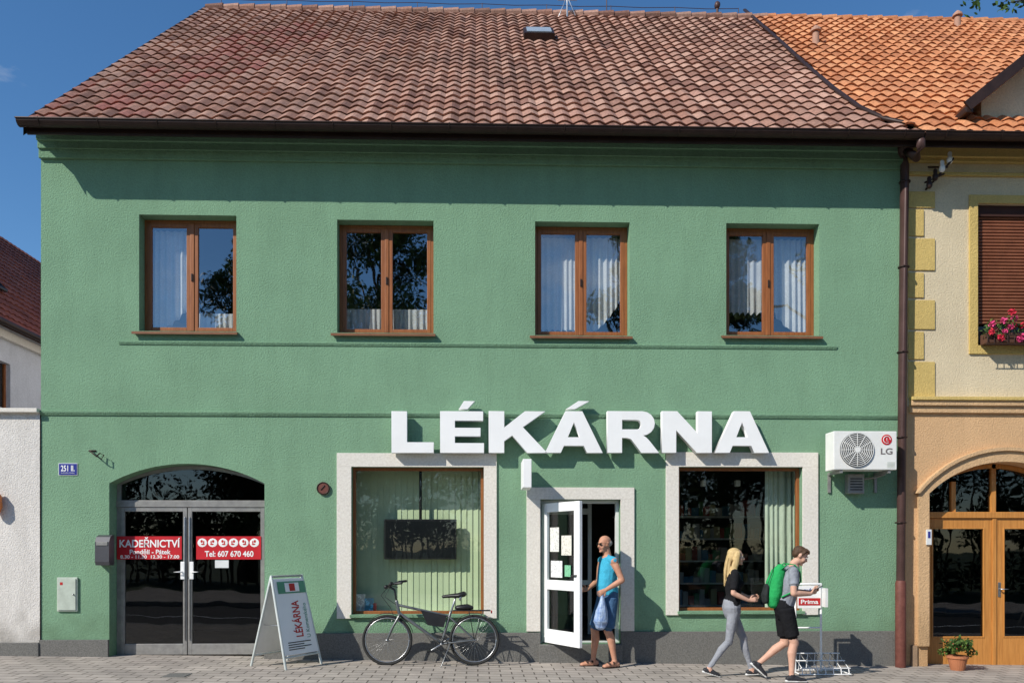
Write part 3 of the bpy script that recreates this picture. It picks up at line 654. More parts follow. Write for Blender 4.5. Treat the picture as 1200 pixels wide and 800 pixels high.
# AC
AC=empty('air_conditioner',W(1013,527,-.3)); yf=-.44
a=W(977,550,yf);b_=W(1051,505,yf); acw=M('ac_white_metal',(.80,.80,.77),(.74,.74,.71),rough=.4)
box('casing',a.x,b_.x,yf,-.16,a.z,b_.z,acw,AC,.012)
fc=W(1004,527,yf); fr=.235
v_,f_=tube([fc+Vector((0,-.012,0)),fc+Vector((0,.004,0))],[fr+.01]*2,36,flat=True); mesh('fan_recess',v_,f_,M('fan_recess_grey',(.12,.125,.13),rough=.6),AC)
rr=[(circ(fc+Vector((0,-.02-.008*(1-k/9),0)),fr*(k/9),n=40),.0045) for k in range(2,10)]
rr+=[([fc+Vector((fr*.18*math.cos(t),-.03,fr*.18*math.sin(t))),fc+Vector((fr*math.cos(t),-.02,fr*math.sin(t)))],.004) for t in [k*math.pi/6 for k in range(12)]]
rods('fan_grille',rr,acw,AC,6)
v_,f_=tube([fc+Vector((0,-.036,0)),fc+Vector((0,-.02,0))],[.04]*2,20,flat=True); mesh('fan_hub',v_,f_,acw,AC)
lc_=W(1039,515,yf); v_,f_=tube([lc_+Vector((0,-.005,0)),lc_],[.075]*2,24,flat=True); mesh('badge',v_,f_,red,AC)
rods('badge_ring',[([lc_+Vector((.05*math.cos(t),-.008,.05*math.sin(t))) for t in np.linspace(.0,5.2,20)],.005),([lc_+Vector((0,-.008,.02)),lc_+Vector((0,-.008,-.02)),lc_+Vector((.02,-.008,-.02))],.004)],white_p,AC,5)
text('badge_lettering','LG',lc_.x-.085,lc_.x+.085,lc_.z-.21,lc_.z-.12,yf-.002,M('badge_grey',(.18,.16,.16)),AC,bold=.02)
for k in range(5): box('side_vent',b_.x-.14,b_.x-.03,yf-.003,yf,a.z+.03+k*.018,a.z+.036+k*.018,boxg,AC)
for xx in (a.x+.10,b_.x-.12):
    box('bracket_arm',xx,xx+.04,yf+.02,-.001,a.z-.045,a.z-.004,alu,AC); box('bracket_upright',xx+.001,xx+.039,-.03,-.002,a.z-.30,a.z-.046,alu,AC)
a2=W(994,578,-.12);b2=W(1013,555,-.12); box('junction_box',a2.x,b2.x,-.12,-.002,a2.z,b2.z,alu,AC,.01)
for k in range(5): box('junction_slot',a2.x+.03,b2.x-.03,-.124,-.121,a2.z+.05+k*.04,a2.z+.065+k*.04,black,AC)
rods('refrigerant_pipe',[([(b_.x-.06,-.2,a.z+.02),(b_.x-.05,-.2,a.z-.04),(b_.x-.12,-.05,a.z-.08),(b_.x-.3,-.04,a.z-.10)],.014)],alu,AC)
# downspout
DS=empty('drainpipe',W(1058,470)); xt=WX(1061,-.15); xb=WX(1055,-.12)
zt=WZ(182,1060,-.12); 
rods('pipe',[([(xt,-.56,7.36),(xt,-.56,7.28),(xt,-.45,7.18),(xt,-.16,zt+.05),(xt,-.13,zt-.15),(xb,-.13,WZ(683,1060,-.13))],.062)],pipe_m,DS,14)
rods('lower_pipe',[([(xb,-.13,WZ(683,1060,-.13)),(xb,-.13,gz(xb)-.05)],.075)],pipe_r,DS,14)
hop=W(1061,172,-.14); v_,f_=tube([hop+Vector((0,0,-.14)),hop+Vector((0,0,-.05)),hop+Vector((0,0,.10))],[.07,.11,.12],14,flat=True); mesh('hopper',v_,f_,pipe_m,DS)
rods('pipe_clamps',[(circ((xt+(xb-xt)*k/4,-.13,zt-.4-k*1.25),.07,'z',20),.013) for k in range(5)],gutter_m,DS,6)
# ================================================================ RIGHT TOWNHOUSE
T=empty('townhouse'); TX0=XR; TX1=13.5
aw=W(1087,775,0).x; ae=W(1268,775,0).x; asz=WZ(578,1087); acz=WZ(541,1180)
swin=hole(1145,1262,240,406)
zb=WZ(476,1130)
wall('upper_wall',TX0,TX1,zb,7.62,.0,[swin],.25,cream,T)
wall('lower_wall',TX0,TX1,-.6,zb,.0,[(aw,ae,-.25,acz)],.3,peach,T)
archfill('arch_spandrel',aw,ae,asz,acz,acz,.0,.3,peach,T)
archband('arch_moulding',aw-.0,ae+.0,asz,acz,.16,-.05,-.0,peach2,T,zbase=.15)
archband('arch_moulding_rim',aw-.16,ae+.16,asz,acz+.16,.05,-.09,-.0,peach2,T)
mesh('side_wall',[(TX1,0,-.6),(TX1,13.8,-.6),(TX1,13.8,7.7),(TX1,6.9,13.75),(TX1,0,7.62)],[[0,1,2,3,4]],cream,T)
for i,(v0,v1,pr) in enumerate([(160,168,.26),(168,176,.20),(176,188,.13),(188,192,.08),(203,207,.05)]): box('eave_cornice',TX0+.0,TX1,-pr,-.001,WZ(v1,1100),WZ(v0,1100),yellow,T,.008)
for i,(v0,v1,pr) in enumerate([(466,470,.12),(470,476,.09),(476,484,.05)]): box('belt_cornice',TX0+.06,TX1,-pr,-.001,WZ(v1,1100),WZ(v0,1100),peach2 if i else yellow,T,.008)
qv=[(225,244,1095),(246,277,1082),(280,317,1095),(320,349,1082),(352,386,1095),(389,421,1082),(424,466,1095)]
for v0,v1,u in qv: box('quoin',WX(1064),WX(u),-.02,-.001,WZ(v1,1080),WZ(v0,1080),yellow,T,.006)
frame('window_surround',swin[0]-.13,swin[1]+.13,swin[2]-.12,swin[3]+.13,.128,-.03,-.001,yellow,T)
shut=M('brown_shutter',(.25,.09,.045),(.20,.07,.035),rough=.5,scale=6)
zs_=WZ(378,1180); z=zs_
while z<swin[3]-.16:
    zt2=z+.047; vs=[(x,y,zz) for x in (swin[0]+.03,swin[1]-.03) for y,zz in ((.10,z),(.082,z+.01),(.082,zt2-.012),(.10,zt2-.002))]
    mesh('shutter_slat',vs,[[0,1,5,4],[1,2,6,5],[2,3,7,6]],shut,T); z+=.049
box('shutter_box',swin[0],swin[1],.04,.2,swin[3]-.16,swin[3]+.0,M('shutter_box',(.05,.02,.015)),T)
box('shutter_guide',swin[0],swin[0]+.04,.06,.14,swin[2],swin[3]-.16,shut,T); 
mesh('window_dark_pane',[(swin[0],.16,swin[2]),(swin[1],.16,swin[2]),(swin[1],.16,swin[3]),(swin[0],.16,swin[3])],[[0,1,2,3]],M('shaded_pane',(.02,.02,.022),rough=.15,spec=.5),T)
tiles('roof_tiles',4.4,TX1,(YE-.03,ZE+.02),(YR-.03,ZR+.03),.235,.355,tile_b,T,cut=lambda x,s:x>=divx(s),amp=.045)
mesh('roof_back',[(6.41,YR,ZR),(TX1,YR,ZR),(TX1,14.3,7.45),(6.41,14.3,7.45)],[[0,1,2,3]],tile_b,T)
mesh('roof_underlay',[(7.0,YE+.05,ZE-.03),(TX1,YE+.05,ZE-.03),(TX1,YR,ZR-.06),(7.0,YR,ZR-.06)],[[0,1,2,3]],gutter_m,T)
ridge('ridge_tiles',divx(99)+.1,TX1,tile_b,T)
nv=Vector((0,-(ZR-ZE),YR-YE)).normalized()
fl=[p+nv*.07 for p in DP]; v_,f_=tube(fl,[(.045,.03)]*len(fl),8,side=(1,0,0)); mesh('party_flashing',v_,f_,gutter_m,T,True)
gutter('gutter',6.30,TX1,T); box('fascia_board',6.3,TX1,-.47,-.44,7.33,7.50,gutter_m,T); box('eave_soffit',XR,TX1,-.44,-.27,7.50,7.55,gutter_m,T)
dy=.12
g0=W(1150,118,dy); gap=W(1262,28,dy); xr2=2*gap.x-g0.x
prism('dormer_gable',[(g0.x,7.75),(g0.x,g0.z),(gap.x,gap.z),(xr2,g0.z),(xr2,7.75)],dy,dy+3.0,cream,T)
def slab(nm,p,q,y0,y1,t,m):
    p=Vector((p[0],0,p[1]));q=Vector((q[0],0,q[1])); n_=(q-p).normalized(); n_=Vector((-n_.z,0,n_.x)); n_=n_ if n_.z>0 else -n_
    vs=[Vector((a_.x,y,a_.z))+n_*s for a_ in (p,q) for y in (y0,y1) for s in (0,t)]
    o=mesh(nm,vs,[[0,1,3,2],[4,6,7,5],[0,4,5,1],[2,3,7,6],[1,5,7,3],[0,2,6,4]],m,T); return o
sg=(gap.z-g0.z)/(gap.x-g0.x); lx=g0.x-.38; lz=g0.z-.38*sg
slab('dormer_roof',(lx,lz),(gap.x,gap.z),dy-.32,dy+5,.09,tile_b); slab('dormer_roof',(xr2+.38,lz),(gap.x,gap.z),dy-.32,dy+5,.09,tile_b)
slab('dormer_verge_board',(lx,lz-.03),(gap.x,gap.z-.03),dy-.36,dy-.325,.15,gutter_m); slab('dormer_verge_board',(xr2+.38,lz-.03),(gap.x,gap.z-.03),dy-.36,dy-.325,.15,gutter_m)
slab('dormer_soffit',(lx,lz-.02),(gap.x,gap.z-.02),dy-.32,dy,.015,M('soffit_wood',(.30,.12,.05),rough=.6))
box('dormer_side_gutter',lx-.07,lx+.05,dy-.34,dy+1.2,lz-.06,lz+.03,gutter_m,T,.02)
prism('dormer_window',[(gap.x-.55,7.9),(gap.x+.55,7.9),(gap.x+.55,8.8),(gap.x-.55,8.8)],dy-.02,dy-.004,wood,T)
vm=M('terracotta_vent',(.42,.24,.17),rough=.8)
for u,v in ((956,56),(1122,36)):
    p=onroof(u,v)
    v_,f_=merge([tube([p+Vector((0,0,-.1)),p+Vector((0,0,.30))],[.075,.065],14,flat=True),tube([p+Vector((0,0,.32)),p+Vector((0,0,.37)),p+Vector((0,0,.44))],[.11,.10,.03],14,flat=True)]); mesh('roof_vent',v_,f_,vm,T,False)
dyy=.26
A3=arcpts(aw,ae,asz,acz-.0); trz=WZ(603,1150,dyy)
archband('door_arch_frame',aw+.07,ae-.07,asz,acz-.07,.065,dyy,dyy+.07,owood,T,zbase=trz+.04)
mesh('transom_glass',[(x_,dyy+.045,z_) for x_,z_ in A3]+[(ae,dyy+.045,trz),(aw,dyy+.045,trz)],[list(range(len(A3)+2))],glass_dk,T)
box('door_transom',aw,ae,dyy-.03,dyy+.07,trz-.05,trz+.045,owood,T,.01)
cx=(aw+ae)/2
for xx in (aw+.55,cx,ae-.55): box('transom_mullion',xx-.035,xx+.035,dyy+.0,dyy+.06,trz+.045,(acz if abs(xx-cx)<.1 else asz+.20),owood,T,.005)
box('door_post',aw,aw+.07,dyy,dyy+.07,-.25,trz-.05,owood,T,.006); box('door_post',ae-.07,ae,dyy,dyy+.07,-.25,trz-.05,owood,T,.006)
for p,q in ((aw+.07,cx-.004),(cx+.004,ae-.07)):
    frame('door_leaf',p,q,-.18,trz-.055,.14,dyy+.0,dyy+.055,owood,T,.42)
    pane('door_glass',p+.13,q-.13,dyy+.026,.22,trz-.18,glass_dk,T)
    frame('door_glass_bead',p+.138,q-.138,.238,trz-.192,.022,dyy-.008,dyy+.02,owood,T)
box('door_cover_strip',cx-.03,cx+.03,dyy-.022,dyy-.001,-.18,trz-.06,owood,T,.008)
rods('door_handle',[([(cx+.08,dyy,.98),(cx+.08,dyy-.06,.98),(cx+.2,dyy-.06,.98)],.012)],steel,T); box('door_handle_plate',cx+.06,cx+.10,dyy-.01,dyy-.002,.86,1.08,steel,T,.003)
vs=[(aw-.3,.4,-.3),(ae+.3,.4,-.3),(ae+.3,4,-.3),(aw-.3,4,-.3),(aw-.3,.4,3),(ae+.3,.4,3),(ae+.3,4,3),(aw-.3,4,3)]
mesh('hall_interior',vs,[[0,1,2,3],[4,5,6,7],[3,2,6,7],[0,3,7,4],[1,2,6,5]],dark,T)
pl2=M('brownish_plinth',(.36,.24,.15),(.26,.18,.12),scale=20,rough=.85,bump=.3)
box('plinth',TX0+.09,aw-.17,-.035,-.001,-.6,.16,pl2,T,.006); box('plinth',ae+.17,TX1,-.035,-.001,-.6,.16,pl2,T,.006)
NP=empty('doorbell_plate',W(1091,630)); a=W(1087,638,-.1);b_=W(1093,620,-.1)
box('plate',a.x,b_.x,-.075,-.052,a.z,b_.z,white_d,NP,.004); box('label',a.x+.02,b_.x-.02,-.078,-.0755,a.z+.1,b_.z-.03,blue,NP)
IB=empty('insulator_bracket',W(1100,200,-.2)); q0=W(1085,222,0);q1=W(1117,186,-.25)
seg=[([q0,q0+Vector((.05,-.18,.08)),q1],.016),([W(1088,196,0),W(1110,196,-.2)],.014),([W(1084,214,0),W(1106,204,-.22)],.014)]
rods('iron_arm',seg,gutter_m,IB)
parts=[]
for u,v in ((1104,198),(1113,188)):
    p=W(u,v,-.22); parts.append(tube([p+Vector((0,0,-.01)),p+Vector((0,0,.04)),p+Vector((0,0,.05)),p+Vector((0,0,.10))],[.042,.038,.026,.03],12))
v_,f_=merge(parts); mesh('porcelain_insulators',v_,f_,white_p,IB,True)
parts=[]
for u,v in ((1089,217),(1096,208)):
    p=W(u,v,-.2); parts.append(tube([p+Vector((0,0,-.01)),p+Vector((0,0,.04)),p+Vector((0,0,.05)),p+Vector((0,0,.10))],[.042,.038,.026,.03],12))
v_,f_=merge(parts); mesh('dark_insulators',v_,f_,gutter_m,IB,True)
# ---------------------------------------------------------------- foliage helper
def leaves(centers,rad,n,size,seed):
    r_=np.random.default_rng(seed)
    C=np.array(centers); R_=np.array(rad); k=r_.integers(0,len(C),n)
    d=r_.normal(size=(n,3)); d/=np.linalg.norm(d,axis=1)[:,None]; rr_=r_.random(n)**.45
    P=C[k]+d*R_[k][:,None]*rr_[:,None]
    a=r_.normal(size=(n,3)); a/=np.linalg.norm(a,axis=1)[:,None]
    c=np.cross(a,r_.normal(size=(n,3))); c/=np.linalg.norm(c,axis=1)[:,None]
    s=size*(.6+.8*r_.random(n))[:,None]
    V=np.stack([P-a*s,P+c*s*.45,P+a*s,P-c*s*.45],1).reshape(-1,3)
    Fc=np.arange(4*n).reshape(-1,4)
    return V.tolist(),Fc.tolist(),k
leafA=leafmat('leaf_green',(.055,.11,.022),(.03,.065,.014)); leafB=leafmat('leaf_green_light',(.11,.17,.035),(.06,.11,.02)); leafD=leafmat('leaf_dark',(.022,.045,.014),(.012,.028,.01))
bark=M('bark',(.11,.085,.06),(.06,.045,.032),scale=9,rough=.95,bump=.6,bs=20,stretch=(3,3,.6))
def tree(name,loc,h,r,seed,nl=9000,size=.11,clusters=60,base=.25):
    rd=random.Random(seed); E=empty(name,loc); lx,ly=loc[0],loc[1]; g=loc[2]
    parts=[]; cen=[];rad=[]
    top=Vector((lx+rd.uniform(-.4,.4),ly,g+h*.8))
    pts=[Vector((lx,ly,g-.2)),Vector((lx+.05,ly,g+h*.2)),Vector((lx-.1,ly+.1,g+h*.5)),top]
    parts.append(tube(pts,[h*.02,h*.016,h*.010,h*.003],10))
    for k in range(clusters):
        t=rd.uniform(base,1.0); a=rd.uniform(0,2*math.pi); zz=g+h*t
        prof=math.sin(math.pi*min(1,max(.05,(t-base)/(1-base)*.85+.15)))**.7
        rr_=r*prof*rd.uniform(.2,1.0); c=Vector((lx+rr_*math.cos(a),ly+rr_*math.sin(a),zz)); cr_=r*rd.uniform(.18,.36)
        cen.append(tuple(c)); rad.append(cr_)
        if k%2==0:
            s=Vector((lx,ly,g+h*max(.15,t*.72))); mpt=(s+c)/2+Vector((0,0,.15*rd.random()))
            parts.append(tube([s,mpt,c],[h*.006,h*.004,h*.0012],6))
    v_,f_=merge(parts); mesh('trunk_and_limbs',v_,f_,bark,E,True)
    V,Fc,k=leaves(cen,rad,nl,size,seed); mi=[(0,1,2,0,0)[int(q)%5] for q in k]
    mesh('crown',V,Fc,leafA,E,mats=[leafA,leafB,leafD],idx=mi); return E
tree('tree',(-11.3,-28,.1),16.5,2.7,3,nl=20000)
tree('tree',(-4.6,-27,0),18.5,3.6,4,nl=30000)
tree('tree',(7.9,-28,-.1),18,2.9,5,nl=20000)
tree('tree',(12.6,-29,-.2),19,2.4,6,nl=18000)
tree('tree',(-19.5,-30,.2),12,3.2,8,nl=12000)
tree('tree',(20,-30,-.3),14,3.2,9,nl=12000)
cen=[];rad=[]
for x in np.arange(-32,32,.32):
    cen.append((x,-24.5+random.uniform(-.9,.9),gz(x)+random.uniform(.4,6.4+.8*math.sin(x*.7)))); rad.append(random.uniform(.8,1.5))
V,Fc,k=leaves(cen,rad,80000,.13,77); HG=empty('unseen_reflection_hedge',(0,-25,0)); mesh('foliage',V,Fc,leafD,HG,mats=[leafA,leafD],idx=[0 if int(q)%4==0 else 1 for q in k])  # unseen hedge, added tall to hide the bright horizon in ground-floor reflections
rods('stems',[([(c[0],c[1],-.3),(c[0],c[1],c[2])],.05) for c in cen],bark,HG,6)
OT=empty('street_tree',(8.3,-4.9,gz(8.3)))
rd=random.Random(4)
parts=[tube([(8.3,-4.9,-.3),(8.25,-4.9,3),(8.1,-4.85,6),(8.3,-4.7,9)],[.17,.14,.10,.03],10)]
cen=[];rad=[]
for k in range(40):
    a=rd.uniform(0,6.28); t=rd.uniform(0,1); rr_=2.2*math.sin(math.pi*(.15+.8*t))*rd.uniform(.4,1); c=(8.9+rr_*math.cos(a)*.9,-4.9+rr_*math.sin(a),6.3+3.6*t)
    cen.append(c); rad.append(rd.uniform(.4,.75)); 
    if k%2: parts.append(tube([(8.15,-4.85,5+3*t),c],[.03,.008],6))
for tgt in ((4.42,-4.8,6.46),(4.75,-4.75,6.46),(5.1,-4.9,6.5)):
    parts.append(tube([(8.15,-4.85,5.6),(6.6,-4.8,6.8),tgt],[.05,.025,.005],6))
    for q in range(6): 
        f=q/5; cen.append((tgt[0]+f*1.2,tgt[1]+rd.uniform(-.1,.1),tgt[2]+.02+f*.1)); rad.append(.11)
v_,f_=merge(parts); mesh('trunk_and_limbs',v_,f_,bark,OT,True)
V,Fc,k=leaves(cen[:40],rad[:40],6000,.055,12)
V2,F2,k2=leaves(cen[-18:],rad[-18:],420,.032,13); o_=len(V); V+=V2; Fc+=[[a_+o_ for a_ in q] for q in F2]
mesh('crown',V,Fc,leafB,OT,mats=[leafA,leafB],idx=[int(q)%2 for q in k]+[int(q)%2 for q in k2])
FB=empty('flower_box',W(1180,405,-.15))
box('planter',swin[0]+.02,swin[1]-.02,-.22,-.04,swin[2]+.0,swin[2]+.15,M('planter_brown',(.10,.045,.03),rough=.7),FB,.01)
rods('rail',[([(swin[0]-.02,-.25,swin[2]+.1),(swin[1]+.02,-.25,swin[2]+.1)],.008),([(swin[0]-.02,-.25,swin[2]-.03),(swin[1]+.02,-.25,swin[2]-.03)],.008)]+[([(x_,-.25,swin[2]-.03),(x_,-.25,swin[2]+.1)],.006) for x_ in np.arange(swin[0],swin[1],.1)],gutter_m,FB,6)
cen=[(x_,-.16+random.uniform(-.09,.06),swin[2]+random.uniform(.1,.30)) for x_ in np.arange(swin[0]+.04,swin[1],.045)]
V,Fc,k=leaves(cen,[.10]*len(cen),1500,.022,21); mesh('leaves',V,Fc,leafA,FB,mats=[leafA,leafB],idx=[int(q)%2 for q in k])
pk=M('geranium_pink',(.80,.10,.30),(.65,.04,.16),scale=20); pk2=M('geranium_red',(.70,.03,.07),rough=.7)
cen2=[(c[0]+random.uniform(-.03,.03),c[1]-.06,c[2]+random.uniform(-.10,.15)) for c in cen]
V,Fc,k=leaves(cen2,[.05]*len(cen2),2200,.018,22); mesh('flowers',V,Fc,pk,FB,mats=[pk,pk2],idx=[1 if int(q)%3==0 else 0 for q in k])
pp=W(1122,778,-.35); g=gz(pp.x); PP=empty('potted_plant',(pp.x,-.35,g))
v_,f_=tube([(pp.x,-.35,g+.0),(pp.x,-.35,g+.17),(pp.x,-.35,g+.175),(pp.x,-.35,g+.21)],[.09,.13,.145,.145],20,flat=True); mesh('pot',v_,f_,M('terracotta',(.45,.17,.08),rough=.8),PP)
cen=[(pp.x+.22*math.cos(t)*random.random(),-.35+.16*math.sin(t),g+.24+.22*random.random()) for t in np.arange(0,6.3,.35)]
V,Fc,k=leaves(cen,[.08]*len(cen),900,.03,31); mesh('leaves',V,Fc,leafB,PP,mats=[leafA,leafB],idx=[int(q)%2 for q in k])
V,Fc,k=leaves(cen,[.09]*len(cen),60,.014,32); mesh('flowers',V,Fc,pk2,PP)
# ================================================================ LEFT SIDE
LH=empty('side_street_house'); hxx=-10.7; ze=6.6; xr_=-15.5; zr_=11.7
def wallx(nm,x,y0,y1,z0,z1,holes,m,par,depth=-.2):
    ys=sorted({y0,y1,*[h[0] for h in holes],*[h[1] for h in holes]}); zs=sorted({z0,z1,*[h[2] for h in holes],*[h[3] for h in holes]}); vs=[];fs=[]
    def q(*p):
        b=len(vs); vs.extend(p); fs.append([b,b+1,b+2,b+3])
    for i in range(len(ys)-1):
        for j in range(len(zs)-1):
            cy=(ys[i]+ys[i+1])/2; cz=(zs[j]+zs[j+1])/2
            if any(h[0]<cy<h[1] and h[2]<cz<h[3] for h in holes): continue
            q((x,ys[i],zs[j]),(x,ys[i+1],zs[j]),(x,ys[i+1],zs[j+1]),(x,ys[i],zs[j+1]))
    for a,b,c,d in holes:
        q((x,a,c),(x,a,d),(x+depth,a,d),(x+depth,a,c)); q((x,b,c),(x,b,d),(x+depth,b,d),(x+depth,b,c)); q((x,a,d),(x,b,d),(x+depth,b,d),(x+depth,a,d)); q((x,a,c),(x,b,c),(x+depth,b,c),(x+depth,a,c))
    mesh(nm,vs,fs,m,par)
zw0=H+(V0-478)*18.2/F; zw1=H+(V0-424)*18.2/F
WY=(6.0,8.9,11.7,14.5)
wallx('wall',hxx,.5,26,-.5,ze,[(yy,yy+.95,zw0,zw1) for yy in WY],bluew,LH)
dimp=M('dim_pane',(.03,.035,.04),rough=.1,spec=.6)
for yy in WY:
    mesh('window_pane',[(hxx-.15,yy,zw0),(hxx-.15,yy+.95,zw0),(hxx-.15,yy+.95,zw1),(hxx-.15,yy,zw1)],[[0,1,2,3]],dimp,LH)
    box('window_frame',hxx-.14,hxx-.10,yy+.44,yy+.50,zw0,zw1,wood,LH); box('window_frame',hxx-.14,hxx-.10,yy,yy+.06,zw0,zw1,wood,LH); box('window_frame',hxx-.14,hxx-.10,yy+.89,yy+.95,zw0,zw1,wood,LH)
mesh('gable_wall',[(hxx,.5,-.5),(hxx,.5,ze),(xr_,.5,zr_-.1),(2*xr_-hxx,.5,ze),(2*xr_-hxx,.5,-.5)],[[0,1,2,3,4]],bluew,LH)
box('eave_cornice',hxx,hxx+.12,.5,26,ze-.30,ze-.12,white_st,LH)
tiles('roof_tiles',.3,26,(hxx+.3,ze-.05),(xr_,zr_),.235,.35,tile_c,LH,amp=.03,axis='y',sub=4)
mesh('roof_back',[(xr_,.3,zr_),(xr_,26,zr_),(2*xr_-hxx,26,ze),(2*xr_-hxx,.3,ze)],[[0,1,2,3]],tile_c,LH)
rods('gutter',[([(hxx+.36,.3,ze-.06),(hxx+.36,26,ze-.06)],.07)],gutter_m,LH)
p1=Vector((hxx+.3,0,ze-.05)); dl=(Vector((xr_,0,zr_))-p1).normalized(); nl_=Vector((-dl.z,0,dl.x)); nl_=nl_ if nl_.z>0 else -nl_
def lr(s,y,o=.12): 
    q=p1+dl*s+nl_*o; return (q.x,y,q.z)
mesh('roof_window',[lr(1.8,7.4),lr(1.8,8.3),lr(2.9,8.3),lr(2.9,7.4)],[[0,1,2,3]],M('roof_window_glass',(.3,.36,.42),rough=.1,spec=.8),LH)
rods('roof_window_frame',[([lr(1.8,7.4),lr(1.8,8.3),lr(2.9,8.3),lr(2.9,7.4),lr(1.8,7.4)],.05)],gutter_m,LH)
GW=empty('garden_wall',(-7,0,0))
gx0=-14; gx1=XL-.005; gzt=WZ(484,25,0)
wall('wall_face',gx0,gx1,-.4,gzt,-.02,[],.3,whitew,GW); mesh('wall_back',[(gx0,.28,-.4),(gx1,.28,-.4),(gx1,.28,gzt),(gx0,.28,gzt)],[[0,1,2,3]],whitew,GW)
box('coping',gx0,gx1,-.10,.36,gzt,gzt+.06,white_st,GW,.01); box('stone_base',gx0,gx1,-.06,-.021,-.4,WZ(752,25),plinth_m,GW,.01)
OL=empty('orange_wall_lamp',W(-6,585,-.15)); a=W(-12,600,-.2);b_=W(-1,576,-.2); om=M('orange_plastic',(.70,.22,.06),rough=.4)
v_,f_=tube([(a.x+.03,-.10,a.z),(a.x+.03,-.10,a.z+.08),(a.x+.03,-.10,b_.z-.05),(a.x+.03,-.10,b_.z)],[.05,.08,.07,.03],14); mesh('shade',v_,f_,om,OL,True); rods('arm',[([(a.x+.03,-.02,b_.z-.1),(a.x+.03,-.10,b_.z)],.012)],black,OL)
dc=W(207,797,-1.6); box('drain_cover',dc.x-.14,dc.x+.14,-1.75,-1.45,gz(dc.x)-.02,gz(dc.x)+.006,plinth_m,None,.002)
# ================================================================ A-FRAME SIGN
g=gz(-3.1); AF=empty('a_frame_sign',(-2.95,-.62,g))
c0=W(336,775,-.62); c0=Vector((c0.x,-.62,g)); axd=Vector((.52,.85,0)).normalized(); pd=Vector((axd.y,-axd.x,0))
hgt=1.22
afw=M('a_frame_grey_metal',(.60,.64,.62),(.5,.54,.52),rough=.4)
def afr(sgn,nm):
    wv=.34; spread=.32; out=[]
    t=[c0-axd*wv*.85+Vector((0,0,hgt)),c0+axd*wv*.85+Vector((0,0,hgt))]; bt=[c0-axd*wv+pd*spread*sgn,c0+axd*wv+pd*spread*sgn]
    segs=[([bt[0],t[0]],.018),([bt[1],t[1]],.018),([t[0],t[1]],.016),([bt[0].lerp(t[0],.12),bt[1].lerp(t[1],.12)],.014)]
    rods(nm+'_frame',segs,afw,AF)
    up=(t[0]-bt[0]).normalized(); n_=axd.cross(up).normalized(); 
    if n_.dot(pd)*sgn<0: n_=-n_
    q=[bt[0].lerp(t[0],.14),bt[1].lerp(t[1],.14),bt[1].lerp(t[1],.97),bt[0].lerp(t[0],.97)]
    vs=[p+n_*.012 for p in q]+[p-n_*.006 for p in q]
    mesh(nm+'_board',vs,[[0,1,2,3],[7,6,5,4],[0,4,5,1],[1,5,6,2],[2,6,7,3],[3,7,4,0]],white_p if sgn>0 else white_d,AF)
    return q,n_
q,n_=afr(1,'right')
ex=(q[1]-q[0]); ez=(q[3]-q[0]); wl=ex.length; hl=ez.length; exn=ex.normalized(); ezn=ez.normalized()
R_=Matrix((exn,-n_,ezn)).transposed(); og=q[0]+n_*.014
R90=R_@Matrix(((0,0,-1),(0,1,0),(1,0,0)))
text('lettering','LÉKÁRNA',.22*hl,.70*hl,-.62*wl,-.36*wl,-.001,redt,AF,R=R90,origin=og,bold=.02)
text('lettering','U Komenského',.2*hl,.66*hl,-.82*wl,-.72*wl,-.001,grn,AF,R=R90,origin=og)
def bq(nm,f0,f1,h0,h1,m,off=.003):
    P_=lambda f,h: og+R_@Vector((f*wl,-off,h*hl)); mesh(nm,[P_(f0,h0),P_(f1,h0),P_(f1,h1),P_(f0,h1)],[[0,1,2,3]],m,AF)
bq('green_header',.10,.90,.80,.96,grn); bq('header_emblem',.3,.7,.82,.94,white_p,.006); bq('header_cross',.42,.58,.83,.93,redt,.008)
for k in range(4): bq('print_line',.15,.8 if k%2 else .6,.06+k*.03,.072+k*.03,black,.003)
afr(-1,'left')
rods('hinge_straps',[([c0-axd*.25+pd*.16+Vector((0,0,.56)),c0-axd*.25-pd*.16+Vector((0,0,.56))],.006)],steel,AF,6)
# ================================================================ BICYCLE
by=-.46; fxw=W(454,747,by).x; rxw=W(556,747,by).x; rw=.352; g=gz((fxw+rxw)/2)+.004
BK=empty('bicycle',((fxw+rxw)/2,by,g)); lean=.10
def bpnt(x,z,dy_=0): return Vector((x,by-.05+lean*z*.9+dy_,g+z))
FW=(fxw,rw);RW=(rxw,rw)
def wheel(c,nm,ry=0):
    def P_(r_,a,o=0): return bpnt(c[0]+r_*math.cos(a),c[1]+r_*math.sin(a),o)
    rods(nm+'_tyre',[([P_(rw-.018,2*math.pi*k/48) for k in range(49)],.019)],rubber,BK,8)
    rods(nm+'_rim',[([P_(rw-.045,2*math.pi*k/48) for k in range(49)],.010)],steel,BK,6)
    rods(nm+'_spokes',[([P_(.02,2*math.pi*k/32+.25*(-1)**k,.02*(-1)**(k//2)),P_(rw-.05,2*math.pi*k/32)],.0014) for k in range(32)],steel,BK,4)
    rods(nm+'_hub',[([P_(0,0,-.05),P_(0,0,.05)],.022)],steel,BK,10)
wheel(FW,'front_wheel'); wheel(RW,'rear_wheel')
bbx=rxw-.46; bb=(bbx,.30)
st=(rxw-.27,.93)
hd_b=(fxw+.17,.70); hd_t=(fxw+.125,.89)
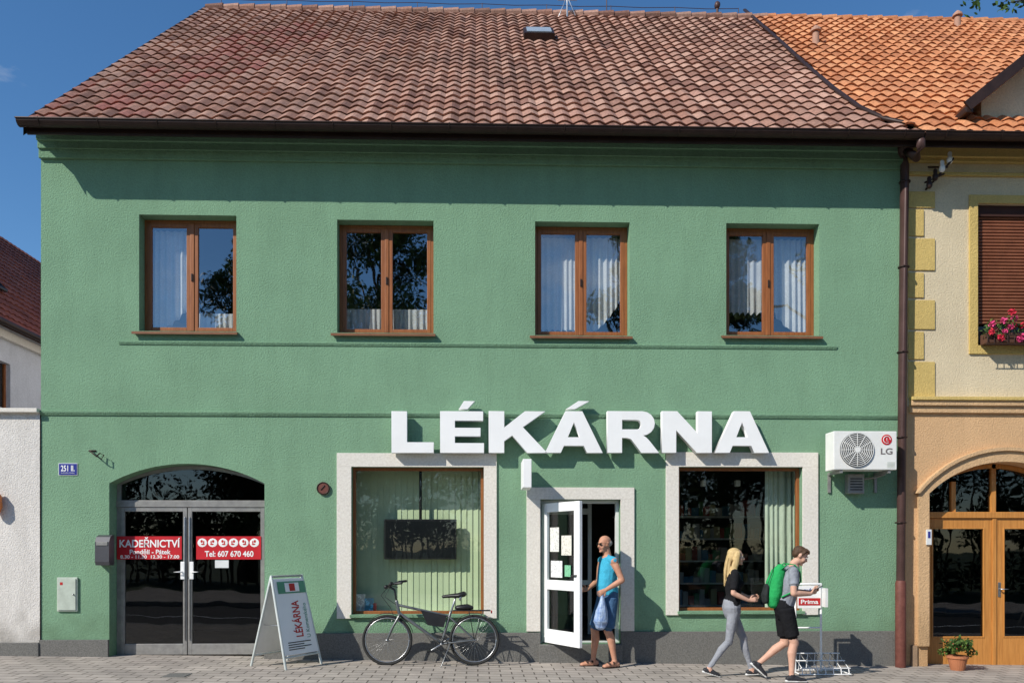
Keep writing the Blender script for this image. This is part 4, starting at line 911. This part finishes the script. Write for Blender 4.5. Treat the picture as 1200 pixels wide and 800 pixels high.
segs=[([bpnt(*hd_b),bpnt(*hd_t)],.024),([bpnt(hd_t[0]+.015,.84),bpnt(rxw-.355,.68)],.019),([bpnt(hd_b[0],.72),bpnt(*bb)],.024),([bpnt(*bb),bpnt(rxw-.335,.74)],.020),
 ([bpnt(rxw-.36,.68,-.03),bpnt(RW[0],RW[1],-.06)],.011),([bpnt(rxw-.36,.68,.03),bpnt(RW[0],RW[1],.06)],.011),([bpnt(bb[0],bb[1],-.03),bpnt(RW[0],RW[1],-.06)],.012),([bpnt(bb[0],bb[1],.03),bpnt(RW[0],RW[1],.06)],.012)]
rods('frame',segs,bikem,BK,10)
rods('fork',[([bpnt(hd_b[0],hd_b[1],-.05),bpnt(fxw+.07,.52,-.055),bpnt(fxw,rw,-.055)],.014),([bpnt(hd_b[0],hd_b[1],.05),bpnt(fxw+.07,.52,.055),bpnt(fxw,rw,.055)],.014),([bpnt(hd_b[0],hd_b[1],-.05),bpnt(hd_b[0],hd_b[1],.05)],.018)],bikem,BK)
rods('seat_post',[([bpnt(rxw-.335,.72),bpnt(*st)],.014)],steel,BK)
hz=1.10
rods('stem_and_handlebar',[([bpnt(*hd_t),bpnt(hd_t[0]-.03,hz-.05)],.014),([bpnt(hd_t[0]-.03,hz-.05),bpnt(hd_t[0]-.10,hz)],.014),
 ([bpnt(hd_t[0]+.00,hz+.05,-.30),bpnt(hd_t[0]-.10,hz+.02,-.16),bpnt(hd_t[0]-.10,hz,0),bpnt(hd_t[0]-.10,hz+.02,.16),bpnt(hd_t[0]+.0,hz+.05,.30)],.012)],black,BK)
rods('grips',[([bpnt(hd_t[0],hz+.05,-.30),bpnt(hd_t[0]+.10,hz+.06,-.34)],.018),([bpnt(hd_t[0],hz+.05,.30),bpnt(hd_t[0]+.10,hz+.06,.34)],.018),([bpnt(hd_t[0]-.1,hz,-.2),bpnt(hd_t[0]-.02,hz-.03,-.32)],.006),([bpnt(hd_t[0]-.1,hz,.2),bpnt(hd_t[0]-.02,hz-.03,.32)],.006),([bpnt(hd_t[0]-.15,hz-.01,-.02),bpnt(hd_t[0]-.14,hz-.01,.03)],.03),([bpnt(hd_t[0]-.06,hz+.04,-.25),bpnt(hd_t[0]-.05,hz+.05,-.22)],.025)],black,BK)
rods('cables',[([bpnt(hd_t[0]-.1,hz,-.15),bpnt(hd_t[0]-.21,hz-.12,-.08),bpnt(hd_t[0]-.08,.80,-.03),bpnt(fxw+.1,.66,-.05)],.004),([bpnt(hd_t[0]-.1,hz,.15),bpnt(hd_t[0]-.17,hz-.15,.05),bpnt(hd_t[0]+.02,.82,.02)],.004)],black,BK,5)
v_,f_=merge([tube([bpnt(st[0]-.17,.955),bpnt(st[0]-.06,.965),bpnt(st[0]+.04,.97),bpnt(st[0]+.12,.99)],[(.024,.022),(.038,.028),(.085,.036),(.095,.040)],14,side=(0,1,0))]); mesh('saddle',v_,f_,black,BK,True)
rods('saddle_springs',[([bpnt(st[0]+.07,.92,s_*.05),bpnt(st[0]+.08,.96,s_*.05)],.02) for s_ in (-1,1)],steel,BK)
cr0=bpnt(bb[0],bb[1],-.06)
rods('chainring',[([bpnt(bb[0]+.085*math.cos(2*math.pi*k/24),bb[1]+.085*math.sin(2*math.pi*k/24),-.055) for k in range(25)],.006)]+[([cr0,bpnt(bb[0]+.085*math.cos(t),bb[1]+.085*math.sin(t),-.055)],.006) for t in (0,1.26,2.5,3.8,5)],black,BK,6)
rods('cranks',[([cr0,bpnt(bb[0]-.15,bb[1]-.09,-.08)],.012),([bpnt(bb[0],bb[1],.06),bpnt(bb[0]+.15,bb[1]+.09,.08)],.012),([bpnt(bb[0],bb[1],-.08),bpnt(bb[0],bb[1],.08)],.02)],steel,BK)
for s_,dy_ in ((-1,-.13),(1,.13)): obox('pedal',bpnt(bb[0]+s_*.15,bb[1]+s_*.09,dy_),.10,.09,.025,black,BK,(0,0,0),.005)
rods('chain',[([bpnt(bb[0],bb[1]+.085,-.055),bpnt(RW[0],RW[1]+.035,-.055)],.0045),([bpnt(bb[0],bb[1]-.085,-.055),bpnt(RW[0]-.02,RW[1]-.10,-.055),bpnt(RW[0]+.03,RW[1]-.03,-.055)],.0045)],black,BK,5)
def fender(c,a0,a1,nm):
    pts=[bpnt(c[0]+(rw+.02)*math.cos(a0+(a1-a0)*k/20),c[1]+(rw+.02)*math.sin(a0+(a1-a0)*k/20)) for k in range(21)]
    v_,f_=tube(pts,[(.028,.004)]*21,8,side=(0,1,0)); mesh(nm,v_,f_,black,BK,True)
fender(FW,.25,2.4,'front_mudguard'); fender(RW,-.25,2.7,'rear_mudguard')
rk=[([bpnt(rxw-.30,.76,s_*.05),bpnt(rxw+.22,.76,s_*.06)],.007) for s_ in (-1,0,1)]+[([bpnt(rxw-.0,rw,s_*.065),bpnt(rxw+.12,.76,s_*.06)],.005) for s_ in (-1,1)]+[([bpnt(rxw-.0,rw,s_*.065),bpnt(rxw-.08,.76,s_*.06)],.005) for s_ in (-1,1)]+[([bpnt(rxw+.22,.76,-.06),bpnt(rxw+.22,.76,.06)],.006)]
rods('luggage_rack',rk,black,BK,6)
v_,f_=tube([bpnt(rxw-.24,.80),bpnt(rxw-.10,.81),bpnt(rxw-.04,.80)],[(.06,.035),(.07,.045),(.05,.03)],14,side=(0,1,0)); mesh('saddle_bag',v_,f_,black,BK,True)
rods('kickstand',[([bpnt(bb[0]+.12,bb[1],-.05),bpnt(bb[0]+.0,.0,-.18)],.008)],bikem,BK,6)
P3=[bpnt(hd_t[0]+.34,.77,-.04),bpnt(rxw-.39,.69,-.04),bpnt(rxw-.43,.53,-.04),bpnt(hd_t[0]+.44,.56,-.04)]
P4=[p+Vector((0,.09,0)) for p in P3]; mesh('frame_bag',P3+P4,[[0,1,2,3],[7,6,5,4],[0,4,5,1],[1,5,6,2],[2,6,7,3],[3,7,4,0]],black,BK)
obox('rear_reflector',bpnt(rxw+.24,.74),.02,.06,.04,red,BK,(0,0,0),.004)
# ================================================================ DISPLAY RACK
DR=empty('newspaper_rack',W(955,780,-.75)); yr=-.75
def R3(u,v,dy_=0): 
    p=W(u,v,yr); return Vector((p.x,yr+dy_,p.z))
g=gz(4.6)
xl,xr3=R3(932,0).x,R3(962,0).x
rods('posts',[([Vector((xl,yr,g+.02)),R3(932,684)],.016),([Vector((xr3,yr,g+.02)),R3(962,684)],.016),([R3(932,684),R3(962,684)],.016),([R3(932,735),R3(962,735)],.012)],white_p,DR)
a=R3(934,712);b_=R3(961,686); box('header_board',a.x,b_.x,yr-.03,yr-.015,a.z,b_.z,white_p,DR,.003); 
box('red_band',a.x+.01,b_.x-.01,yr-.034,yr-.0305,a.z+.04,a.z+.14,redt,DR); text('lettering','Prima',a.x+.04,b_.x-.04,a.z+.06,a.z+.12,yr-.036,white_p,DR,bold=.02)
text('lettering','noviny',a.x+.03,b_.x-.05,b_.z-.11,b_.z-.03,yr-.032,blue,DR,bold=.02)
box('side_flag',R3(963,0).x,R3(966,0).x+.0,yr-.12,yr+.12,a.z+.02,b_.z-.03,white_d,DR)
bs=[]
for k in range(7):
    x_=xl-.02+k*(xr3-xl+.28)/6; bs.append(([Vector((x_,yr-.30,g+.02)),Vector((x_,yr-.28,g+.10)),Vector((x_,yr+.05,g+.26)),Vector((x_,yr+.10,g+.02))],.007))
for zz,yy in ((.02,-.30),(.10,-.28),(.18,-.11),(.26,.05),(.02,.10)): bs.append(([Vector((xl-.04,yr+yy,g+zz)),Vector((xr3+.28,yr+yy,g+zz))],.009))
bs+=[([Vector((xl-.04,yr-.30,g+.02)),Vector((xl-.04,yr+.10,g+.02))],.01),([Vector((xr3+.28,yr-.30,g+.02)),Vector((xr3+.28,yr+.10,g+.02))],.01)]
rods('wire_basket',bs,white_p,DR,6)
# ================================================================ PEOPLE
skin=M('skin',(.62,.37,.27),(.55,.31,.22),scale=14,rough=.6); skin_t=M('tanned_skin',(.56,.29,.19),(.48,.23,.145),scale=14,rough=.6)
def cloth(n,c,c2=None): return M(n,c,c2 or tuple(v*.72 for v in c),scale=9,rough=.9,bump=1.0,bs=14,lo=.3,hi=.7,spec=.1,bd=.02)
def person(name,loc,rz,sc_,J,st,mats):
    """one continuous voxel-fused body; prims=(kind,data,label)"""
    prims=[]
    V=Vector
    def T(pts,rad,lab,side=None,flat=False): prims.append(('t',[V(p) for p in pts],[(r,r) if not isinstance(r,tuple) else r for r in rad],lab,V(side) if side else None,flat))
    def E(c,r,lab,R=None): prims.append(('e',V(c),r,lab,R or Matrix.Identity(3)))
    hip=V(J['hip']);ch=V(J['chest']);nk=V(J['neck']);hd=V(J['head']); Y=(0,1,0); fem=st.get('fem',False)
    top,bot=st['top'],st['bot']; sw=st.get('sw',.165)
    bel=st.get('belly',.115)
    T([hip+V((0,0,-.06)),hip+V((-.01,0,.02)),hip+V((-.005,0,.10))],[(.155,.115),(.168 if not fem else .17,.125),(.15 if not fem else .14,.112)],bot,Y)
    T([hip+V((0,0,.05)),hip.lerp(ch,.45)+V((.012,0,0)),ch,ch.lerp(nk,.55),nk+V((0,0,-.045))],[(.158,bel+.008),(.15 if not fem else .125,bel),(.172 if not fem else .148,.122 if not fem else .115),(sw,.095),(.10,.07)],top,Y)
    if fem: E(ch+V((.085,.065,.0)),(.05,.055,.055),top); E(ch+V((.085,-.065,.0)),(.05,.055,.055),top)
    T([nk+V((-.01,0,-.04)),nk+V((0,0,.03)),hd+V((-.02,0,-.06))],[.062 if not fem else .05,.054 if not fem else .045,.052 if not fem else .043],'skin')
    hands=[]
    for s,sg in (('L',1),('R',-1)):
        sh=V(J['sh'+s]);el=V(J['el'+s]);wr=V(J['wr'+s]); k=.88 if fem else 1
        T([sh+V((0,-.02*sg,0)),sh.lerp(el,.35),el],[.052*k,.047*k,.038*k],'skin'); T([el,el.lerp(wr,.3),wr],[.038*k,.040*k,.026*k],'skin')
        T([sh+V((0,-.10*sg,.01)),sh],[.058*k,.056*k],top)
        if st['sleeve']>0: T([sh+V((0,-.01*sg,0)),sh.lerp(el,st['sleeve'])],[.063*k,.060*k],top,flat=True)
        d=V(J['hd'+s]).normalized(); n=V(J['pn'+s]); n=(n-d*n.dot(d)).normalized(); sd_=d.cross(n)*(1)
        T([wr,wr+d*.05,wr+d*.088],[(.026*k,.019*k),(.036*k,.017*k),(.038*k,.015*k)],'skin',side=tuple(sd_))
        curl=st.get('curl',.45)
        for f,(o,ln) in enumerate(((.030,.070),(.0105,.078),(-.0105,.073),(-.029,.058))):
            p=wr+d*.082+sd_*o*k; dd=d.copy(); pts=[p-d*.015]; 
            for q_ in range(3):
                ax_=sd_; dd=(Matrix.Rotation(curl*(.7+.3*q_),3,ax_)@dd) if (Matrix.Rotation(.3,3,ax_)@d).dot(n)>0 else (Matrix.Rotation(-curl*(.7+.3*q_),3,ax_)@dd)
                p=p+dd*ln*(.46,.31,.23)[q_]; pts.append(p)
            hands.append(tube(pts,[.0088*k,.0085*k,.0078*k,.0066*k],8))
        to=sd_*(.034*k); p=wr+d*.03+to*.8; t1=p+(d*.6+sd_*.75+n*.25).normalized()*.036; t2=t1+(d*.9+sd_*.25+n*.35).normalized()*.03
        hands.append(tube([wr+d*.02+to*.3,p,t1,t2],[.013*k,.013*k,.0105*k,.0085*k],8))
    for s,sg in (('L',1),('R',-1)):
        hp=V(J['hp'+s]);kn=V(J['kn'+s]);an=V(J['an'+s]); k=.93 if fem else 1; ll='skin' if st['leg']<2 else bot
        T([hp,hp.lerp(kn,.5),kn],[.083*k,.073*k,.054*k],ll); 
        calf=kn.lerp(an,.32)+V((-.018,0,0))
        T([kn,calf,kn.lerp(an,.68)+V((-.006,0,0)),an],[.052*k,.056*k,.040*k,.033*k],ll)
        T([kn+V((.012,0,.01)),kn+V((.012,0,-.02))],[.046*k,.044*k],ll)
        if st['leg']<2:
            e_=hp.lerp(kn,st['leg']); T([hp+V((0,0,.03)),hp.lerp(kn,.4),e_],[(.098,.105),(.095,.098),(.090,.088)],bot,side=Y,flat=True)
        else: T([kn.lerp(an,.8),kn.lerp(an,.9)],[.038,.038],ll,flat=True)
        fd=V(J['ft'+s]).normalized(); sd_=V((0,1,0)); dn=fd.cross(sd_).normalized(); dn=dn if dn.z<0 else -dn
        heel=an+dn*.05-fd*.045; k=.92 if fem else 1
        sl_=st['shoe']
        T([heel,an+dn*.045+fd*.03,an+dn*.055+fd*.10,an+dn*.062+fd*.165*k],[(.034,.036),(.038,.038),(.045,.028),(.036,.020)],sl_,side=Y)
        T([an+dn*.002,an+dn*.05+fd*.02],[.037,.038],sl_ if st.get('hi') else 'skin')
        T([an+dn*.082-fd*.075,an+dn*.084+fd*.05,an+dn*.084+fd*.185*k],[(.034,.010),(.040,.010),(.036,.009)],'sole',side=Y)
        if st.get('sandal'):
            for o_ in (.03,.10): T([an+dn*.03+fd*o_+V((0,-.045,0)),an+dn*.012*(1 if o_<.05 else 2.2)+fd*o_,an+dn*.03+fd*o_+V((0,.045,0))],[.012]*3,'sole')
    HR=Euler((0,J.get('pitch',0),J.get('yaw',0))).to_matrix()
    h=lambda x,y,z: hd+HR@V((x,y,z))
    def EH(x,y,z,r,lab,rr=None): E(h(x,y,z),r,lab,HR@rr if rr else HR)
    EH(-.008,0,.03,(.094,.075,.085),'skin'); EH(.022,0,-.012,(.070,.063,.085),'skin'); EH(.035,0,-.068,(.048,.044,.036),'skin')
    EH(.076,0,-.092,(.018,.022,.016),'skin'); EH(.083,0,.028,(.014,.045,.011),'skin')
    T([h(.088,0,.012),h(.103,0,-.012),h(.107,0,-.024)],[.009,.011,.014],'skin'); EH(.098,.011,-.028,(.010,.009,.008),'skin'); EH(.098,-.011,-.028,(.010,.009,.008),'skin')
    EH(.086,0,-.050,(.012,.024,.008),'lip'); EH(.084,0,-.060,(.012,.020,.008),'lip')
    for sg in (1,-1):
        EH(-.002,sg*.077,-.002,(.018,.008,.031),'skin'); EH(.060,sg*.042,-.03,(.025,.02,.03),'skin')
    st['hair'](T,E,EH,h)
    parts=[]
    for p in prims:
        if p[0]=='t': parts.append(tube(p[1],p[2],16,side=p[4],flat=p[5]))
        else: parts.append(ell(p[1],p[2],p[4],16,12))
    vs,fs=merge(parts); me=bpy.data.meshes.new('tmp'); me.from_pydata([tuple(v) for v in vs],[],fs); o=bpy.data.objects.new('tmp',me); sc.collection.objects.link(o)
    md=o.modifiers.new('r','REMESH'); md.mode='VOXEL'; md.voxel_size=.0085; sm=o.modifiers.new('s','SMOOTH'); sm.factor=.5; sm.iterations=2
    bpy.context.view_layer.update(); dg=bpy.context.evaluated_depsgraph_get(); body=bpy.data.meshes.new_from_object(o.evaluated_get(dg)); bpy.data.objects.remove(o)
    nf=len(body.polygons); C=np.zeros(nf*3); body.polygons.foreach_get('center',C); C=C.reshape(-1,3)
    labs=list(mats.keys()); best=np.full(nf,1e9); lab=np.zeros(nf,int)
    for p in prims:
        li=labs.index(p[3])
        if p[0]=='e':
            R3_=np.array(p[4]); q=(C-np.array(p[1]))@R3_; r_=np.array(p[2]); rho=np.linalg.norm(q/r_,axis=1); gq=np.linalg.norm(q/r_**2,axis=1)+1e-9; dist=rho*(rho-1)/gq
            u=dist<best; best[u]=dist[u]; lab[u]=li
        else:
            P_=p[1]
            for i in range(len(P_)-1):
                a=np.array(P_[i]);b=np.array(P_[i+1]); ab=b-a; l=np.linalg.norm(ab)+1e-9; t=np.clip(((C-a)@ab)/l**2,0,1)
                ra=p[2][i][0]*(1-t)+p[2][i+1][0]*t; rb=p[2][i][1]*(1-t)+p[2][i+1][1]*t
                axn=ab/l; s0=np.array(p[4]) if p[4] is not None else np.array((0,1.,0)) if abs(axn[1])<.8 else np.array((1.,0,0)); s1=s0-axn*(s0@axn); s1/=np.linalg.norm(s1); f1=np.cross(axn,s1)
                dv=C-(a+t[:,None]*ab); x1=dv@s1;x2=dv@f1;x3=dv@axn
                rho=np.sqrt((x1/ra)**2+(x2/rb)**2)+1e-9; rr_=np.sqrt(x1**2+x2**2); dist=np.where(rho>1e-3,rr_*(1-1/rho),-np.minimum(ra,rb)); dist=np.sqrt(np.maximum(dist,0)**2+x3**2)+np.minimum(dist,0)
                u=dist<best; best[u]=dist[u]; lab[u]=li
    bv=np.zeros(len(body.vertices)*3); body.vertices.foreach_get('co',bv); bv=bv.reshape(-1,3)
    fcs=[list(p_.vertices) for p_ in body.polygons]
    vs=[Vector(v) for v in bv]; idx=lab.tolist()
    def add(part,l):
        o_=len(vs); vs.extend(part[0]); fcs.extend([[a+o_ for a in q] for q in part[1]]); idx.extend([labs.index(l)]*len(part[1]))
    for hnd in hands: add(hnd,'skin')
    for sg in (1,-1):
        if not st.get('shades'):
            add(ell(h(.081,sg*.030,.008),(.010,.013,.009),HR,10,8),'eyew'); add(ell(h(.0885,sg*.030,.008),(.005,.006,.006),HR,8,6),'eyed')
            add(tube([h(.093,sg*.016,.025),h(.090,sg*.034,.029),h(.08,sg*.05,.024)],[.003,.004,.003],6),'brow')
        else:
            add(ell(h(.098,sg*.031,.008),(.006,.028,.018),HR,12,8),'eyed'); add(tube([h(.098,sg*.055,.012),h(.06,sg*.079,.012),h(0,sg*.084,.010)],[.003]*3,6),'eyed')
    if st.get('shades'): add(tube([h(.104,.01,.012),h(.104,-.01,.012)],[.003]*2,6),'eyed')
    Mx=Matrix.Translation(Vector(loc))@Matrix.Rotation(rz,4,'Z')@Matrix.Scale(sc_,4)
    E_=empty(name,loc)
    o=mesh('body',[Mx@v for v in vs],fcs,None,E_,True,mats=[mats[l] for l in labs],idx=idx)
    return Mx
eyew=M('eye_white',(.7,.7,.68),rough=.3); eyed=M('eye_dark',(.02,.015,.012),rough=.2); lipm=M('lips',(.45,.17,.14),rough=.5)
def mm(**k): 
    d=dict(skin=skin,lip=lipm,eyew=eyew,eyed=eyed); d.update(k); return d
def hair_man(T,E,EH,h):
    EH(-.050,0,.010,(.060,.079,.050),'brow'); EH(-.02,0,.0,(.06,.0765,.028),'brow')
my=-.42; mxx=W(712,0,my).x
Jm=dict(hip=(0,0,.94),chest=(0,0,1.29),neck=(.01,0,1.49),head=(.045,0,1.645),pitch=.08,yaw=.25,
 shL=(0,.185,1.425),elL=(-.09,.25,1.17),wrL=(.12,.20,1.045),hdL=(.85,-.1,-.45),pnL=(0,-1,-.3),
 shR=(0,-.185,1.425),elR=(.02,-.25,1.15),wrR=(.20,-.21,1.03),hdR=(1,.1,.05),pnR=(0,1,-.2),
 hpL=(0,.09,.90),knL=(.05,.11,.50),anL=(-.05,.11,.095),ftL=(1,.15,0),hpR=(0,-.09,.90),knR=(.14,-.10,.50),anR=(.16,-.11,.095),ftR=(1,-.1,0))
mm_=mm(skin=skin_t,top=cloth('turquoise_tank_top',(.06,.42,.62)),bot=cloth('denim_shorts',(.07,.15,.28)),sole=M('sandal_dark',(.06,.035,.025),rough=.7),brow=M('grey_hair',(.35,.33,.30),rough=.9))
Mm=person('man',(mxx,my,gz(mxx)),math.radians(197),1.055,Jm,dict(top='top',bot='bot',sleeve=0,leg=.93,shoe='skin',sandal=True,hair=hair_man,shades=True,belly=.135,curl=.75),mm_)
hb=Mm@Vector((.17,.19,.99)); SB=empty('shopping_bag',hb); bagm=M('blue_plastic_bag',(.36,.46,.62),(.18,.27,.48),scale=16,rough=.35,bump=1,bs=30,lo=.4,hi=.6)
v_,f_=tube([hb+Vector((0,0,-.02)),hb+Vector((0,0,-.12)),hb+Vector((-.01,0,-.24)),hb+Vector((-.02,0,-.38)),hb+Vector((-.02,.0,-.43))],[(.018,.012),(.045,.05),(.09,.08),(.10,.10),(.07,.08)],18,side=(0,1,0))
v_=[p+Vector((random.uniform(-.008,.008),random.uniform(-.008,.008),random.uniform(-.006,.006))) for p in v_]; mesh('bag_body',v_,f_,bagm,SB,False)
rods('bag_handles',[([hb+Vector((-.02,0,-.05)),hb+Vector((-.015,0,.02)),hb+Vector((.015,0,.02)),hb+Vector((.02,0,-.05))],.006)],bagm,SB,6)
def hair_w(T,E,EH,h):
    EH(-.026,0,.048,(.092,.084,.080),'brow'); EH(-.045,0,.0,(.068,.086,.088),'brow')
    for sg in (1,-1):
        T([h(.028,sg*.070,.07),h(.012,sg*.088,.0),h(-.012,sg*.096,-.10),h(-.035,sg*.095,-.22),h(-.05,sg*.085,-.33)],[(.03,.016),(.038,.018),(.045,.022),(.042,.022),(.02,.012)],'brow',side=(1,0,0))
    T([h(-.08,0,.02),h(-.10,0,-.10),h(-.11,0,-.24),h(-.12,.01,-.37)],[(.075,.04),(.095,.045),(.095,.04),(.05,.015)],'brow',side=(0,1,0))
    for k in range(7):
        y=-.075+.025*k; T([h(-.11,y,-.02),h(-.135,y*1.15,-.18),h(-.14,y*1.1,-.36-.02*(k%3))],[.016,.019,.008],'brow')
wy=-1.2; wxx=W(858,0,wy).x
Jw=dict(hip=(0,0,.93),chest=(.01,0,1.28),neck=(.015,0,1.48),head=(.05,0,1.635),pitch=.03,yaw=-.15,
 shL=(.01,.16,1.415),elL=(.05,.20,1.15),wrL=(.25,.16,1.08),hdL=(1,0,.1),pnL=(0,-1,0),
 shR=(.01,-.16,1.415),elR=(-.03,-.215,1.15),wrR=(.18,-.19,1.055),hdR=(1,.05,.15),pnR=(0,1,-.2),
 hpL=(0,.08,.90),knL=(.17,.08,.51),anL=(.27,.08,.105),ftL=(1,0,.08),hpR=(0,-.08,.90),knR=(-.06,-.08,.49),anR=(-.32,-.08,.135),ftR=(1,0,-.28))
hm=M('blonde_hair',(.70,.52,.26),(.48,.32,.13),scale=5,rough=.6,stretch=(22,22,1.5),bump=.7,bs=12)
mw=mm(top=cloth('black_top',(.016,.016,.018)),bot=cloth('grey_leggings',(.30,.31,.34),(.23,.24,.27)),sole=M('white_sole',(.7,.7,.68)),shoe=M('dark_flats',(.03,.03,.035),rough=.6),brow=hm)
Mw=person('woman',(wxx,wy,gz(wxx)),math.radians(-6),.97,Jw,dict(fem=True,top='top',bot='bot',sleeve=.8,leg=2,shoe='shoe',hair=hair_w,sw=.145,belly=.098,curl=.5),mw)
def hair_b(T,E,EH,h):
    EH(-.018,0,.050,(.092,.080,.072),'brow'); EH(-.048,0,.012,(.055,.079,.066),'brow')
    for k in range(7): T([h(.03,-.05+.017*k,.105),h(.070,-.055+.018*k,.094),h(.088,-.055+.019*k,.072)],[.015,.014,.008],'brow')
    for sg in (1,-1): T([h(.03,sg*.07,.07),h(.012,sg*.079,.02)],[.02,.012],'brow')
yb=-1.5; bxx=W(919,0,yb).x
Jb=dict(hip=(0,0,.93),chest=(.06,0,1.28),neck=(.12,0,1.47),head=(.19,0,1.60),pitch=.50,yaw=-.1,
 shL=(.08,.18,1.405),elL=(.13,.225,1.13),wrL=(.34,.09,1.13),hdL=(.75,-.35,.35),pnL=(.2,-.6,.6),
 shR=(.08,-.18,1.405),elR=(.06,-.23,1.13),wrR=(.29,-.12,1.12),hdR=(.75,.35,.35),pnR=(.2,.6,.6),
 hpL=(0,.09,.90),knL=(.03,.09,.48),anL=(-.29,.09,.215),ftL=(.75,0,-.66),hpR=(0,-.09,.90),knR=(.10,-.09,.50),anR=(.07,-.09,.095),ftR=(1,0,0))
mb=mm(top=cloth('grey_tshirt',(.30,.32,.36),(.17,.18,.21)),bot=cloth('black_shorts',(.014,.014,.016)),sole=M('sole_white',(.7,.7,.68)),shoe=M('black_sneaker',(.025,.025,.03),rough=.6),brow=M('brown_hair',(.10,.055,.03),(.05,.027,.016),scale=30,rough=.7,bump=.6,bs=40))
Mb=person('teenage_boy',(bxx,yb,gz(bxx)),math.radians(-8),1.01,Jb,dict(top='top',bot='bot',sleeve=.62,leg=.80,shoe='shoe',hi=True,hair=hair_b,curl=.6),mb)
PH=empty('mobile_phone',Mb@Vector((.42,0,1.19))); pr_=Matrix.Rotation(math.radians(-8),3,'Z')@Matrix.Rotation(math.radians(-30),3,'Y')
obox('handset',Mb@Vector((.405,-.01,1.185)),.15,.075,.009,black,PH,pr_,.003); obox('phone_screen',Mb@Vector((.403,-.01,1.191)),.13,.066,.003,M('phone_glass',(.3,.34,.36),rough=.1),PH,pr_)
bpk=cloth('green_backpack_fabric',(.03,.38,.11),(.02,.28,.08)); bpd=cloth('dark_backpack_trim',(.03,.035,.035))
BP=empty('backpack',Mb@Vector((-.12,0,1.25)))
def fused(nm,parts,m,par,vox=.01,Mt=None):
    vs,fs=merge(parts); me=bpy.data.meshes.new('tmp'); me.from_pydata([tuple(v) for v in vs],[],fs); o=bpy.data.objects.new('tmp',me); sc.collection.objects.link(o)
    md=o.modifiers.new('r','REMESH'); md.mode='VOXEL'; md.voxel_size=vox; sm=o.modifiers.new('s','SMOOTH'); sm.factor=.5; sm.iterations=3
    bpy.context.view_layer.update(); me2=bpy.data.meshes.new_from_object(o.evaluated_get(bpy.context.evaluated_depsgraph_get())); bpy.data.objects.remove(o)
    if Mt: me2.transform(Mt)
    me2.materials.clear(); me2.materials.append(m); me2.polygons.foreach_set('use_smooth',[True]*len(me2.polygons)); me2.name=nm
    return link(bpy.data.objects.new(nm,me2),par)
fused('pack_body',[tube([(-.135,0,1.00),(-.135,0,1.08),(-.115,0,1.25),(-.07,0,1.40),(-.05,0,1.45)],[(.12,.08),(.145,.105),(.15,.11),(.125,.085),(.08,.05)],20,side=(0,1,0))],bpk,BP,Mt=Mb)
fused('front_pocket',[tube([(-.235,0,1.02),(-.235,0,1.10),(-.215,0,1.21)],[(.10,.04),(.115,.05),(.10,.035)],16,side=(0,1,0))],bpd,BP,Mt=Mb)
st_=[]
for sg in (1,-1): st_.append(tube([(-.06,sg*.09,1.43),(.02,sg*.105,1.50),(.10,sg*.115,1.485),(.165,sg*.12,1.40),(.17,sg*.13,1.28),(.09,sg*.165,1.16),(-.06,sg*.13,1.08)],[(.026,.008)]*7,10,side=(0,1,0)))
v_,f_=merge(st_); mesh('straps',[Mb@p for p in v_],f_,bpk,BP,True)
rods('top_handle',[([Mb@Vector((-.06,-.03,1.46)),Mb@Vector((-.07,-.02,1.51)),Mb@Vector((-.07,.02,1.51)),Mb@Vector((-.06,.03,1.46))],.008)],bpd,BP,6)
rods('zips',[([Mb@Vector(p) for p in ((-.235,-.12,1.08),(-.228,-.125,1.25),(-.165,-.1,1.40),(-.13,0,1.46))],.005)],black,BP,5)
